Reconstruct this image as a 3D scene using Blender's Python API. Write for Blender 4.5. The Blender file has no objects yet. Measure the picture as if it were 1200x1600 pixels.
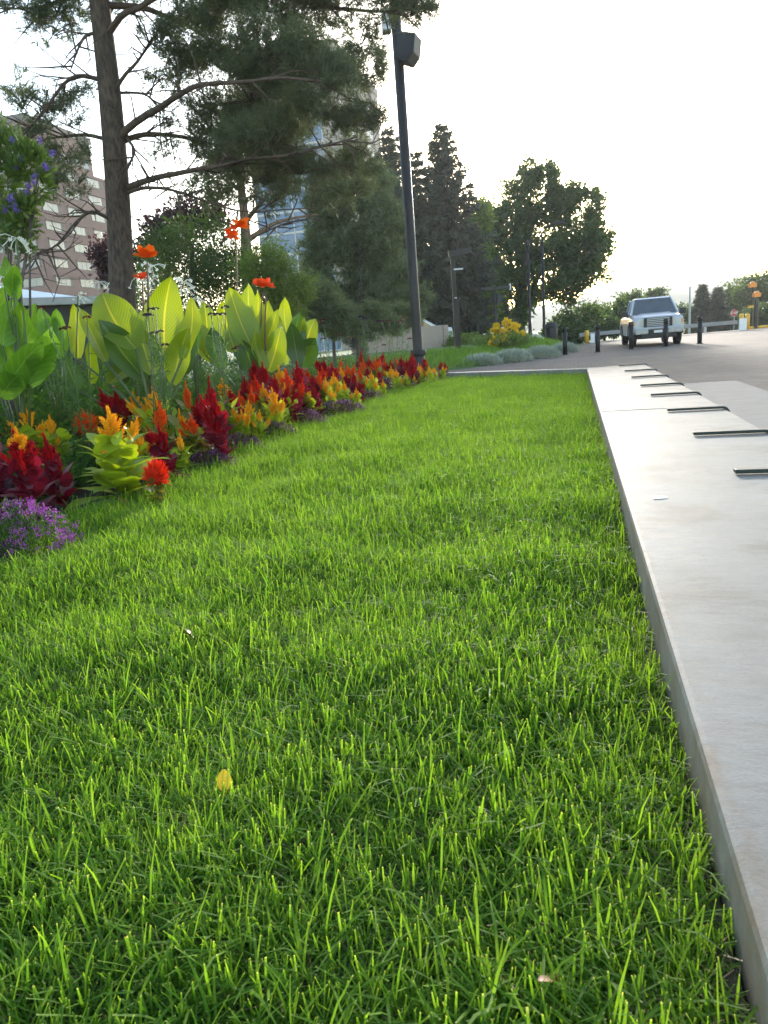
import bpy, math, random
import numpy as np
from mathutils import Vector, Matrix
random.seed(7); rng = np.random.default_rng(7)
S = bpy.context.scene
COL = S.collection
rad = math.radians

# ---------------------------------------------------------------- camera, world, sun, exposure
F_PX, PITCH, ROLL, CAM_Z = 1111.0, rad(13.56), rad(4.7), 1.10
FW = Vector((0, math.cos(PITCH), -math.sin(PITCH)))
RL = Vector((1, 0, 0)); UL = Vector((0, math.sin(PITCH), math.cos(PITCH)))
CR = RL*math.cos(ROLL) - UL*math.sin(ROLL)
CU = RL*math.sin(ROLL) + UL*math.cos(ROLL)
CAM = Vector((0, 0, CAM_Z))
cd = bpy.data.cameras.new('camera'); cam = bpy.data.objects.new('camera', cd); COL.objects.link(cam)
cd.sensor_fit = 'VERTICAL'; cd.sensor_height = 24; cd.lens = F_PX/1600*24
cd.clip_start = 0.02; cd.clip_end = 5000
bk = -FW
cam.matrix_world = Matrix(((CR.x, CU.x, bk.x, 0), (CR.y, CU.y, bk.y, 0), (CR.z, CU.z, bk.z, CAM_Z), (0, 0, 0, 1)))
cd.dof.use_dof = True; cd.dof.focus_distance = 3.2; cd.dof.aperture_fstop = 16.7/1.7
S.camera = cam
SUN_EL, SUN_AZ = rad(13.0), rad(12.0)
w = bpy.data.worlds.new('World'); S.world = w; w.use_nodes = True
nt = w.node_tree; bg = nt.nodes['Background']
sky = nt.nodes.new('ShaderNodeTexSky'); sky.sky_type = 'NISHITA'; sky.sun_disc = False
sky.sun_elevation = SUN_EL; sky.sun_rotation = SUN_AZ; sky.air_density = 1.1; sky.dust_density = 0.8; sky.ozone_density = 1.0
nt.links.new(sky.outputs[0], bg.inputs[0]); bg.inputs[1].default_value = 0.15
sd = bpy.data.lights.new('sun', 'SUN'); sd.energy = 2.5; sd.angle = rad(5.0); sd.color = (1.0, 0.95, 0.86)
sun = bpy.data.objects.new('sun', sd); COL.objects.link(sun)
sdir = Vector((math.sin(SUN_AZ)*math.cos(SUN_EL), math.cos(SUN_AZ)*math.cos(SUN_EL), math.sin(SUN_EL)))
sun.rotation_euler = sdir.to_track_quat('Z', 'Y').to_euler(); sun.location = sdir*200
S.view_settings.view_transform = 'Standard'; S.view_settings.look = 'None'
S.view_settings.exposure = 2.02; S.view_settings.gamma = 1; S.view_settings.use_curve_mapping = False
S.render.engine = 'CYCLES'
cy = S.cycles; cy.max_bounces = 8; cy.diffuse_bounces = 4; cy.glossy_bounces = 3; cy.transmission_bounces = 6
cy.transparent_max_bounces = 6; cy.use_denoising = True; cy.sample_clamp_indirect = 6.0

# ---------------------------------------------------------------- pixel helpers (1200x1600 photo pixels)
def ray(x, y):
    return (FW*F_PX + CR*(x-600) + CU*(800-y)).normalized()
def gz(x, y, z):
    d = ray(x, y); return CAM + d*((z-CAM_Z)/d.z)
def at(x, y, Y):
    d = ray(x, y); return CAM + d*(Y/d.y)
def ppm(p):
    return F_PX/((p-CAM).dot(FW))
def toward(t, n, z=0.0):      # point in the ledge's own frame: t metres along it, n metres to its plaza side
    return Vector((0.178 + t*DX.x + n*NX.x, t*DX.y + n*NX.y, z))
LA = rad(15.6)
DX = Vector((math.sin(LA), math.cos(LA), 0)); NX = Vector((math.cos(LA), -math.sin(LA), 0))
LEDGE_Z, LAWN_Z = 0.48, 0.36

# ---------------------------------------------------------------- materials
def new_mat(name):
    m = bpy.data.materials.new(name); m.use_nodes = True
    nt = m.node_tree; return m, nt, nt.nodes['Principled BSDF']
def N(nt, t, **k):
    n = nt.nodes.new(t)
    for a, b in k.items(): setattr(n, a, b)
    return n
def ramp(nt, src, stops):
    r = N(nt, 'ShaderNodeValToRGB'); e = r.color_ramp.elements
    while len(e) < len(stops): e.new(0.5)
    for i, (p, c) in enumerate(stops): e[i].position = p; e[i].color = (*c, 1)
    nt.links.new(src, r.inputs[0]); return r.outputs[0]
def mat(name, ca, cb=None, rough=0.6, scale=8.0, metal=0.0, bump=0.0, spec=0.5, stretch=None, bscale=None, coat=0.0):
    m, nt, b = new_mat(name)
    b.inputs['Roughness'].default_value = rough; b.inputs['Metallic'].default_value = metal
    b.inputs['Specular IOR Level'].default_value = spec; b.inputs['Coat Weight'].default_value = coat
    tc = N(nt, 'ShaderNodeTexCoord'); mp = N(nt, 'ShaderNodeMapping')
    nt.links.new(tc.outputs['Object'], mp.inputs[0])
    if stretch: mp.inputs['Scale'].default_value = stretch
    no = N(nt, 'ShaderNodeTexNoise'); no.inputs['Scale'].default_value = scale; no.inputs['Detail'].default_value = 6
    nt.links.new(mp.outputs[0], no.inputs['Vector'])
    cb = cb or tuple(c*0.8 for c in ca)
    nt.links.new(ramp(nt, no.outputs[0], [(0.3, ca), (0.7, cb)]), b.inputs['Base Color'])
    if bump:
        n2 = N(nt, 'ShaderNodeTexNoise'); n2.inputs['Scale'].default_value = bscale or scale*4; n2.inputs['Detail'].default_value = 5
        nt.links.new(mp.outputs[0], n2.inputs['Vector'])
        bp = N(nt, 'ShaderNodeBump'); bp.inputs['Strength'].default_value = bump; bp.inputs['Distance'].default_value = 0.02
        nt.links.new(n2.outputs[0], bp.inputs['Height']); nt.links.new(bp.outputs[0], b.inputs['Normal'])
    return m
def leaf_mat(name, ca, cb, trans=(1.4, 1.5, 0.7), fac=0.4, rough=0.45, spec=0.4, obj_random=False, veins=None, nscale=3.0):
    """thin leaf: surface colour varies leaf by leaf, light comes through it"""
    m, nt, b = new_mat(name)
    out = nt.nodes['Material Output']
    geo = N(nt, 'ShaderNodeNewGeometry')
    val = geo.outputs['Random Per Island']
    if obj_random:
        oi = N(nt, 'ShaderNodeObjectInfo'); ad = N(nt, 'ShaderNodeMath', operation='ADD'); fr = N(nt, 'ShaderNodeMath', operation='FRACT')
        nt.links.new(val, ad.inputs[0]); nt.links.new(oi.outputs['Random'], ad.inputs[1]); nt.links.new(ad.outputs[0], fr.inputs[0]); val = fr.outputs[0]
    no = N(nt, 'ShaderNodeTexNoise'); no.inputs['Scale'].default_value = nscale; no.inputs['Detail'].default_value = 3
    nt.links.new(geo.outputs['Position'], no.inputs['Vector'])
    mx = N(nt, 'ShaderNodeMath', operation='MULTIPLY_ADD'); nt.links.new(no.outputs[0], mx.inputs[0]); mx.inputs[1].default_value = 0.9
    m2 = N(nt, 'ShaderNodeMath', operation='MULTIPLY_ADD'); nt.links.new(val, m2.inputs[0]); m2.inputs[1].default_value = 0.7; m2.inputs[2].default_value = -0.3
    nt.links.new(m2.outputs[0], mx.inputs[2])
    c = ramp(nt, mx.outputs[0], [(0.05, ca), (0.95, cb)])
    if veins:
        uv = N(nt, 'ShaderNodeUVMap'); sx = N(nt, 'ShaderNodeSeparateXYZ'); nt.links.new(uv.outputs[0], sx.inputs[0])
        # side veins sweep forward from the midrib: phase = v*k - |u-.5|*q
        a = N(nt, 'ShaderNodeMath', operation='SUBTRACT'); a.inputs[1].default_value = 0.5; nt.links.new(sx.outputs[0], a.inputs[0])
        ab = N(nt, 'ShaderNodeMath', operation='ABSOLUTE'); nt.links.new(a.outputs[0], ab.inputs[0])
        s1 = N(nt, 'ShaderNodeMath', operation='MULTIPLY'); s1.inputs[1].default_value = -veins[1]; nt.links.new(ab.outputs[0], s1.inputs[0])
        s2 = N(nt, 'ShaderNodeMath', operation='MULTIPLY_ADD'); s2.inputs[1].default_value = veins[0]; nt.links.new(sx.outputs[1], s2.inputs[0]); nt.links.new(s1.outputs[0], s2.inputs[2])
        sn = N(nt, 'ShaderNodeMath', operation='SINE'); nt.links.new(s2.outputs[0], sn.inputs[0])
        mr = N(nt, 'ShaderNodeMapRange'); mr.inputs[1].default_value = 0.35; mr.inputs[2].default_value = 1.0; nt.links.new(sn.outputs[0], mr.inputs[0])
        ml = N(nt, 'ShaderNodeMapRange'); ml.inputs[1].default_value = 0.035; ml.inputs[2].default_value = 0.015; nt.links.new(ab.outputs[0], ml.inputs[0])
        mxx = N(nt, 'ShaderNodeMath', operation='MAXIMUM'); 
        h = N(nt, 'ShaderNodeMath', operation='MULTIPLY'); h.inputs[1].default_value = veins[3]; nt.links.new(mr.outputs[0], h.inputs[0])
        nt.links.new(h.outputs[0], mxx.inputs[0]); nt.links.new(ml.outputs[0], mxx.inputs[1])
        mc = N(nt, 'ShaderNodeMix', data_type='RGBA'); nt.links.new(mxx.outputs[0], mc.inputs['Factor'])
        nt.links.new(c, mc.inputs[6]); mc.inputs[7].default_value = (*veins[2], 1); c = mc.outputs[2]
        bp = N(nt, 'ShaderNodeBump'); bp.inputs['Strength'].default_value = 0.5; bp.inputs['Distance'].default_value = 0.004
        nt.links.new(mxx.outputs[0], bp.inputs['Height']); nt.links.new(bp.outputs[0], b.inputs['Normal'])
    nt.links.new(c, b.inputs['Base Color']); b.inputs['Roughness'].default_value = rough; b.inputs['Specular IOR Level'].default_value = spec
    tr = N(nt, 'ShaderNodeBsdfTranslucent'); tm = N(nt, 'ShaderNodeMix', data_type='RGBA', blend_type='MULTIPLY'); tm.inputs['Factor'].default_value = 1
    tm.clamp_result = False
    nt.links.new(c, tm.inputs[6]); tm.inputs[7].default_value = (*trans, 1); nt.links.new(tm.outputs[2], tr.inputs[0])
    ms = N(nt, 'ShaderNodeMixShader'); ms.inputs[0].default_value = fac
    nt.links.new(b.outputs[0], ms.inputs[1]); nt.links.new(tr.outputs[0], ms.inputs[2]); nt.links.new(ms.outputs[0], out.inputs[0])
    return m

M = {}
def grass_material(name, ca, cb, tip):
    m = leaf_mat(name, ca, cb, trans=(2.2, 2.1, 0.6), fac=0.55, rough=0.62, spec=0.15, obj_random=True, nscale=2.2)
    nt = m.node_tree; b = nt.nodes['Principled BSDF']
    src = b.inputs['Base Color'].links[0].from_socket
    uv = N(nt, 'ShaderNodeUVMap'); sx = N(nt, 'ShaderNodeSeparateXYZ'); nt.links.new(uv.outputs[0], sx.inputs[0])
    mr = N(nt, 'ShaderNodeMapRange'); mr.inputs[1].default_value = 0.955; mr.inputs[2].default_value = 1.0; nt.links.new(sx.outputs[1], mr.inputs[0])
    mc = N(nt, 'ShaderNodeMix', data_type='RGBA'); nt.links.new(mr.outputs[0], mc.inputs['Factor']); nt.links.new(src, mc.inputs[6]); mc.inputs[7].default_value = (*tip, 1)
    # pale sheath towards the root
    ms = N(nt, 'ShaderNodeMapRange'); ms.inputs[1].default_value = 0.25; ms.inputs[2].default_value = 0.0; ms.inputs[4].default_value = 0.45; nt.links.new(sx.outputs[1], ms.inputs[0])
    m3 = N(nt, 'ShaderNodeMix', data_type='RGBA'); nt.links.new(ms.outputs[0], m3.inputs['Factor']); nt.links.new(mc.outputs[2], m3.inputs[6]); m3.inputs[7].default_value = (0.16, 0.17, 0.07, 1)
    for l in list(src.links): 
        if l.to_node != mc: 
            ts = l.to_socket; nt.links.remove(l); nt.links.new(m3.outputs[2], ts)
    return m
M['grass'] = grass_material('grass_blades', (0.062, 0.152, 0.018), (0.150, 0.258, 0.036), (0.42, 0.43, 0.19))
M['dry'] = leaf_mat('dry_grass', (0.30, 0.22, 0.10), (0.18, 0.13, 0.06), trans=(1.1, 1.0, 0.7), fac=0.25, obj_random=True)
M['soil'] = mat('lawn_soil', (0.034, 0.048, 0.016), (0.085, 0.074, 0.040), 0.95, 18, bump=0.6)
M['mulch'] = mat('bed_mulch', (0.022, 0.016, 0.011), (0.055, 0.040, 0.028), 0.95, 30, bump=1.0)
M['black'] = mat('black_paint', (0.011, 0.011, 0.012), (0.017, 0.017, 0.018), 0.45, 20, spec=0.3)
M['bracket'] = mat('dark_green_steel', (0.008, 0.016, 0.013), (0.012, 0.022, 0.018), 0.6, 30)
M['bark'] = mat('pine_bark', (0.025, 0.018, 0.014), (0.105, 0.074, 0.054), 0.95, 13, bump=1.0, stretch=(2.0, 2.0, 0.55), bscale=16)
M['limb'] = mat('pine_limb_bark', (0.045, 0.030, 0.022), (0.10, 0.066, 0.045), 0.9, 12, bump=0.6)
M['bark2'] = mat('grey_bark', (0.06, 0.05, 0.042), (0.12, 0.10, 0.085), 0.95, 8, bump=0.8, stretch=(2, 2, 0.5))
M['pale_bark'] = mat('orange_pine_bark', (0.30, 0.19, 0.12), (0.20, 0.13, 0.09), 0.9, 9, bump=0.6, stretch=(2, 2, 0.6))
M['needle'] = leaf_mat('pine_needles', (0.062, 0.088, 0.040), (0.12, 0.135, 0.065), trans=(1.5, 1.5, 0.9), fac=0.3, rough=0.5)
M['needle_pale'] = leaf_mat('soft_pine_needles', (0.085, 0.120, 0.055), (0.165, 0.195, 0.095), trans=(1.5, 1.5, 0.9), fac=0.35, rough=0.5)
M['spruce'] = leaf_mat('spruce_needles', (0.052, 0.066, 0.048), (0.100, 0.110, 0.078), trans=(1.4, 1.3, 0.9), fac=0.3, rough=0.6)
M['leaf_elm'] = leaf_mat('elm_leaves', (0.032, 0.065, 0.020), (0.085, 0.125, 0.036), trans=(1.7, 1.8, 0.7), fac=0.4)
M['leaf_lime'] = leaf_mat('pale_green_leaves', (0.075, 0.130, 0.030), (0.16, 0.21, 0.050), trans=(1.7, 1.7, 0.7), fac=0.45)
M['leaf_plum'] = leaf_mat('plum_leaves', (0.045, 0.022, 0.026), (0.080, 0.040, 0.040), trans=(1.6, 0.9, 0.9), fac=0.3)
M['leaf_far'] = leaf_mat('far_leaves', (0.050, 0.085, 0.030), (0.100, 0.135, 0.048), trans=(1.5, 1.6, 0.7), fac=0.4)
M['herb'] = leaf_mat('filler_leaves', (0.030, 0.075, 0.018), (0.080, 0.145, 0.036), trans=(1.8, 1.8, 0.6), fac=0.42, rough=0.75, spec=0.08, nscale=6)
M['shrub'] = leaf_mat('shrub_leaves', (0.065, 0.120, 0.030), (0.13, 0.19, 0.055), trans=(1.7, 1.7, 0.7), fac=0.45, nscale=6)
M['herb_grey'] = leaf_mat('feathery_leaves', (0.050, 0.110, 0.035), (0.095, 0.165, 0.055), trans=(1.5, 1.6, 0.8), fac=0.4, rough=0.7, spec=0.1)
M['stem'] = mat('green_stem', (0.045, 0.085, 0.02), (0.075, 0.105, 0.028), 0.5, 20)
M['stem_red'] = mat('reddish_stem', (0.16, 0.055, 0.035), (0.10, 0.05, 0.03), 0.5, 20)
V_CANNA = (120.0, 80.0, (0.36, 0.37, 0.05), 0.30)
M['canna'] = leaf_mat('canna_leaf_lit', (0.075, 0.170, 0.012), (0.190, 0.255, 0.016), trans=(2.7, 2.25, 0.35), fac=0.5, rough=0.33, spec=0.5, veins=V_CANNA)  # lit copy of the leaf: backlight put into a stronger yellow
M['canna_shaded'] = leaf_mat('canna_leaf_shaded', (0.030, 0.080, 0.012), (0.055, 0.115, 0.020), trans=(1.8, 1.9, 0.6), fac=0.35, rough=0.33, spec=0.5, veins=(120.0, 80.0, (0.15, 0.20, 0.05), 0.30))  # shaded copy of the same leaf: shade put into the darker green
M['tobacco'] = leaf_mat('tobacco_leaf', (0.085, 0.190, 0.020), (0.130, 0.245, 0.030), trans=(2.1, 2.1, 0.6), fac=0.5, rough=0.5, veins=(40.0, 25.0, (0.2, 0.3, 0.07), 0.35))
M['canna_flower'] = leaf_mat('orange_canna_petals', (0.80, 0.085, 0.008), (0.85, 0.17, 0.012), trans=(1.2, 1.2, 0.8), fac=0.5, rough=0.5)
M['canna_red'] = leaf_mat('red_canna_petals', (0.72, 0.05, 0.012), (0.80, 0.10, 0.02), trans=(1.2, 1.1, 0.8), fac=0.5, rough=0.5)
M['white_flower'] = leaf_mat('white_petals', (0.70, 0.72, 0.62), (0.80, 0.80, 0.74), trans=(1, 1, 1), fac=0.35)
M['violet'] = leaf_mat('violet_petals', (0.16, 0.085, 0.50), (0.26, 0.15, 0.62), trans=(1.1, 1.0, 1.1), fac=0.4)
M['dark_flower'] = leaf_mat('dark_purple_petals', (0.022, 0.008, 0.028), (0.055, 0.014, 0.060), trans=(1, 1, 1), fac=0.25)
M['wine_flower'] = leaf_mat('dark_red_petals', (0.090, 0.008, 0.014), (0.15, 0.014, 0.02), trans=(1.2, 1, 1), fac=0.3)
M['alyssum'] = leaf_mat('purple_alyssum', (0.28, 0.045, 0.32), (0.42, 0.10, 0.46), trans=(1.2, 1, 1.2), fac=0.4)
M['alyssum_dim'] = leaf_mat('dull_purple_alyssum', (0.17, 0.06, 0.20), (0.31, 0.12, 0.34), trans=(1.2, 1, 1.2), fac=0.4)
CEL = {  # plume low, plume high, leaf a, leaf b, leaf transmission
 'red':    ((0.26, 0.004, 0.018), (0.74, 0.022, 0.032), (0.090, 0.010, 0.022), (0.20, 0.016, 0.036), (1.9, 0.8, 1.0)),
 'yellow': ((0.78, 0.40, 0.015), (0.88, 0.68, 0.05), (0.20, 0.29, 0.022), (0.36, 0.42, 0.032), (2.0, 1.9, 0.6)),
 'orange': ((0.66, 0.07, 0.010), (0.88, 0.27, 0.03), (0.105, 0.140, 0.022), (0.20, 0.20, 0.03), (1.8, 1.6, 0.6)),
 'scarlet':((0.58, 0.02, 0.012), (0.88, 0.13, 0.03), (0.090, 0.120, 0.022), (0.19, 0.16, 0.03), (1.8, 1.6, 0.6)),
}
for k, (p0, p1, l0, l1, tr) in CEL.items():
    M['plume_'+k] = leaf_mat(k+'_plume', p0, p1, trans=(1.3, 1.2, 0.9), fac=0.55, rough=0.6, spec=0.2, nscale=14)
    M['celleaf_'+k] = leaf_mat(k+'_celosia_leaf', l0, l1, trans=tr, fac=0.45, rough=0.42, obj_random=True, nscale=9)
M['grass_tall'] = leaf_mat('tall_grass', (0.085, 0.175, 0.025), (0.16, 0.26, 0.045), trans=(2.0, 2.0, .6), fac=0.5)
M['silver'] = leaf_mat('silver_leaves', (0.32, 0.36, 0.29), (0.46, 0.50, 0.41), trans=(1.1, 1.1, 1), fac=0.25)
M['yellow_flower'] = leaf_mat('yellow_petals', (0.80, 0.52, 0.015), (0.85, 0.62, 0.03), trans=(1.1, 1.1, 0.8), fac=0.4)
M['white_paint'] = mat('white_paint', (0.75, 0.75, 0.73), (0.68, 0.68, 0.67), 0.5, 6)
M['grey_metal'] = mat('grey_metal', (0.42, 0.43, 0.43), (0.36, 0.37, 0.37), 0.45, 10, metal=0.5)
M['rail_grey'] = mat('weathered_rail', (0.26, 0.255, 0.245), (0.22, 0.215, 0.21), 0.7, 10)
M['yellow_paint'] = mat('yellow_paint', (0.72, 0.40, 0.02), (0.62, 0.33, 0.02), 0.45, 12)
M['orange_lens'] = mat('orange_lens', (0.75, 0.25, 0.02), (0.65, 0.20, 0.02), 0.3, 12)
M['stop_red'] = mat('sign_red', (0.50, 0.02, 0.03), (0.45, 0.02, 0.03), 0.4, 12)
M['truck'] = mat('silver_car_paint', (0.40, 0.42, 0.45), (0.37, 0.39, 0.42), 0.38, 3, metal=0.25, coat=0.35)
M['chrome'] = mat('chrome', (0.34, 0.35, 0.36), (0.30, 0.31, 0.32), 0.4, 6, metal=0.5)
M['glass_dark'] = mat('dark_glass', (0.045, 0.055, 0.06), (0.06, 0.07, 0.075), 0.06, 2, spec=0.9)
M['lamp_glass'] = mat('headlamp_glass', (0.36, 0.34, 0.31), (0.42, 0.40, 0.37), 0.25, 20, spec=0.9)
M['amber'] = mat('amber_lamp', (0.70, 0.30, 0.10), (0.6, 0.24, 0.08), 0.2, 20)
M['rubber'] = mat('tyre_rubber', (0.012, 0.012, 0.013), (0.02, 0.02, 0.02), 0.85, 20)
M['trim'] = mat('black_plastic', (0.015, 0.015, 0.017), (0.022, 0.022, 0.024), 0.6, 20)
M['brownbrick'] = mat('brown_brick_wall', (0.125, 0.062, 0.052), (0.155, 0.078, 0.064), 0.85, 0.6)
M['window_reflection'] = mat('pale_window', (0.40, 0.36, 0.27), (0.26, 0.25, 0.21), 0.2, 0.9, spec=0.9, stretch=(2.5, 2.5, 0.2))  # lit beige reflections painted into the pane colour
M['window_dark'] = mat('dim_window', (0.10, 0.11, 0.115), (0.16, 0.165, 0.16), 0.1, 0.9, spec=0.9)
M['reveal'] = mat('dark_window_frame', (0.035, 0.03, 0.03), (0.05, 0.045, 0.045), 0.6, 2)
M['tower_glass'] = mat('blue_tower_glass', (0.035, 0.11, 0.22), (0.06, 0.16, 0.29), 0.35, 0.15, spec=0.4)
M['tower_glass_pale'] = mat('pale_tower_glass', (0.09, 0.15, 0.20), (0.12, 0.18, 0.25), 0.4, 0.15, spec=0.35)
M['tower_frame'] = mat('white_mullion', (0.36, 0.38, 0.39), (0.32, 0.34, 0.35), 0.5, 1)
M['tan_concrete'] = mat('tan_concrete', (0.22, 0.20, 0.175), (0.18, 0.165, 0.145), 0.85, 0.5)
M['pink_wall'] = mat('buff_concrete', (0.42, 0.335, 0.27), (0.36, 0.29, 0.235), 0.85, 1.5, bump=0.3)
M['roof_white'] = mat('white_roof', (0.70, 0.71, 0.70), (0.62, 0.63, 0.63), 0.5, 2)
M['roof_dark'] = mat('dark_wall', (0.02, 0.019, 0.018), (0.03, 0.028, 0.026), 0.8, 2)
M['fascia'] = mat('grey_fascia', (0.36, 0.35, 0.33), (0.30, 0.29, 0.28), 0.8, 4)
M['yellow_leaf'] = leaf_mat('yellow_fallen_leaf', (0.62, 0.42, 0.02), (0.72, 0.50, 0.03), trans=(1.3, 1.2, 0.6), fac=0.35)
M['brown_leaf'] = leaf_mat('brown_fallen_leaf', (0.22, 0.07, 0.03), (0.28, 0.11, 0.05), trans=(1.3, 1.0, 0.6), fac=0.3)
M['far_hill'] = mat('wooded_hill', (0.06, 0.085, 0.05), (0.09, 0.11, 0.065), 0.95, 0.05, bump=0.0)
M['turf'] = mat('park_turf', (0.055, 0.105, 0.022), (0.085, 0.135, 0.032), 0.95, 1.3, bump=0.7, bscale=40)
M['car_white'] = mat('white_car_paint', (0.60, 0.61, 0.62), (0.55, 0.56, 0.57), 0.3, 3, coat=0.5)

def concrete_mat():
    m, nt, b = new_mat('ledge_concrete')
    tc = N(nt, 'ShaderNodeTexCoord')
    def noise(scale, st, detail=6, rough=0.6):
        mp = N(nt, 'ShaderNodeMapping'); mp.inputs['Scale'].default_value = st; nt.links.new(tc.outputs['Object'], mp.inputs[0])
        n = N(nt, 'ShaderNodeTexNoise'); n.inputs['Scale'].default_value = scale; n.inputs['Detail'].default_value = detail; n.inputs['Roughness'].default_value = rough
        nt.links.new(mp.outputs[0], n.inputs[0]); return n.outputs[0]
    streak = noise(11, (1.1, 3.2, 1), 8, .7); fine = noise(140, (1, 2, 1)); blot = noise(2.6, (1, 1.3, 1), 6, .65)
    c1 = ramp(nt, streak, [(0.32, (0.163, 0.154, 0.138)), (0.5, (0.207, 0.198, 0.180)), (0.72, (0.252, 0.242, 0.222))])
    c2 = ramp(nt, blot, [(0.35, (0.68, 0.64, 0.58)), (0.47, (0.94, 0.92, 0.89)), (0.68, (1.10, 1.09, 1.08))])
    mx = N(nt, 'ShaderNodeMix', data_type='RGBA', blend_type='MULTIPLY'); mx.inputs['Factor'].default_value = 1
    nt.links.new(c1, mx.inputs[6]); nt.links.new(c2, mx.inputs[7])
    c3 = ramp(nt, fine, [(0.3, (0.82, 0.81, 0.80)), (0.55, (1, 1, 1))])
    m2 = N(nt, 'ShaderNodeMix', data_type='RGBA', blend_type='MULTIPLY'); m2.inputs['Factor'].default_value = 1
    nt.links.new(mx.outputs[2], m2.inputs[6]); nt.links.new(c3, m2.inputs[7])
    # soil stain along the inner arris (x of the slab frame near 0) 
    sx = N(nt, 'ShaderNodeSeparateXYZ'); nt.links.new(tc.outputs['Object'], sx.inputs[0])
    ed = N(nt, 'ShaderNodeMapRange'); ed.inputs[1].default_value = 0.045; ed.inputs[2].default_value = 0.0; nt.links.new(sx.outputs[0], ed.inputs[0])
    pat = noise(7, (3, 1, 1), 5, 0.7); pr = N(nt, 'ShaderNodeMapRange'); pr.inputs[1].default_value = 0.45; pr.inputs[2].default_value = 0.62; pr.inputs[4].default_value = 0.75; nt.links.new(pat, pr.inputs[0])
    ml = N(nt, 'ShaderNodeMath', operation='MULTIPLY'); nt.links.new(ed.outputs[0], ml.inputs[0]); nt.links.new(pr.outputs[0], ml.inputs[1])
    m3 = N(nt, 'ShaderNodeMix', data_type='RGBA'); nt.links.new(ml.outputs[0], m3.inputs['Factor']); nt.links.new(m2.outputs[2], m3.inputs[6]); m3.inputs[7].default_value = (0.17, 0.12, 0.075, 1)
    nt.links.new(m3.outputs[2], b.inputs['Base Color'])
    rr = N(nt, 'ShaderNodeMapRange'); b.inputs['Specular IOR Level'].default_value = 0.25; rr.inputs[3].default_value = 0.55; rr.inputs[4].default_value = 0.8; nt.links.new(streak, rr.inputs[0]); nt.links.new(rr.outputs[0], b.inputs['Roughness'])
    bp = N(nt, 'ShaderNodeBump'); bp.inputs['Strength'].default_value = 0.25; bp.inputs['Distance'].default_value = 0.003
    nt.links.new(streak, bp.inputs['Height']); bp2 = N(nt, 'ShaderNodeBump'); bp2.inputs['Strength'].default_value = 0.25; bp2.inputs['Distance'].default_value = 0.0015
    nt.links.new(fine, bp2.inputs['Height']); nt.links.new(bp.outputs[0], bp2.inputs['Normal']); nt.links.new(bp2.outputs[0], b.inputs['Normal'])
    return m
M['concrete'] = concrete_mat()
M['slab_grey'] = mat('grey_paving', (0.085, 0.084, 0.082), (0.125, 0.122, 0.118), 0.7, 3, bump=0.2, stretch=(0.7, 3, 1))
def paver_mat():
    m, nt, b = new_mat('brown_pavers')
    tc = N(nt, 'ShaderNodeTexCoord'); mp = N(nt, 'ShaderNodeMapping'); mp.inputs['Rotation'].default_value = (0, 0, LA)
    nt.links.new(tc.outputs['Object'], mp.inputs[0])
    br = N(nt, 'ShaderNodeTexBrick'); br.inputs['Scale'].default_value = 1.0; br.inputs['Brick Width'].default_value = 0.22; br.inputs['Row Height'].default_value = 0.11
    br.inputs['Mortar Size'].default_value = 0.008; br.inputs['Mortar Smooth'].default_value = 0.2
    br.inputs['Color1'].default_value = (0.130, 0.100, 0.080, 1); br.inputs['Color2'].default_value = (0.185, 0.145, 0.118, 1); br.inputs['Mortar'].default_value = (0.085, 0.068, 0.056, 1)
    nt.links.new(mp.outputs[0], br.inputs[0])
    no = N(nt, 'ShaderNodeTexNoise'); no.inputs['Scale'].default_value = 0.5; no.inputs['Detail'].default_value = 6; nt.links.new(mp.outputs[0], no.inputs[0])
    c = ramp(nt, no.outputs[0], [(0.3, (0.78, 0.78, 0.78)), (0.7, (1.08, 1.06, 1.04))])
    mx = N(nt, 'ShaderNodeMix', data_type='RGBA', blend_type='MULTIPLY'); mx.inputs['Factor'].default_value = 1
    nt.links.new(br.outputs[0], mx.inputs[6]); nt.links.new(c, mx.inputs[7]); nt.links.new(mx.outputs[2], b.inputs['Base Color'])
    b.inputs['Roughness'].default_value = 0.85; b.inputs['Specular IOR Level'].default_value = 0.25
    bp = N(nt, 'ShaderNodeBump'); bp.inputs['Strength'].default_value = 0.4; bp.inputs['Distance'].default_value = 0.005; nt.links.new(br.outputs['Fac'], bp.inputs['Height']); bp.invert = True
    nt.links.new(bp.outputs[0], b.inputs['Normal'])
    return m
M['paver'] = paver_mat()

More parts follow.
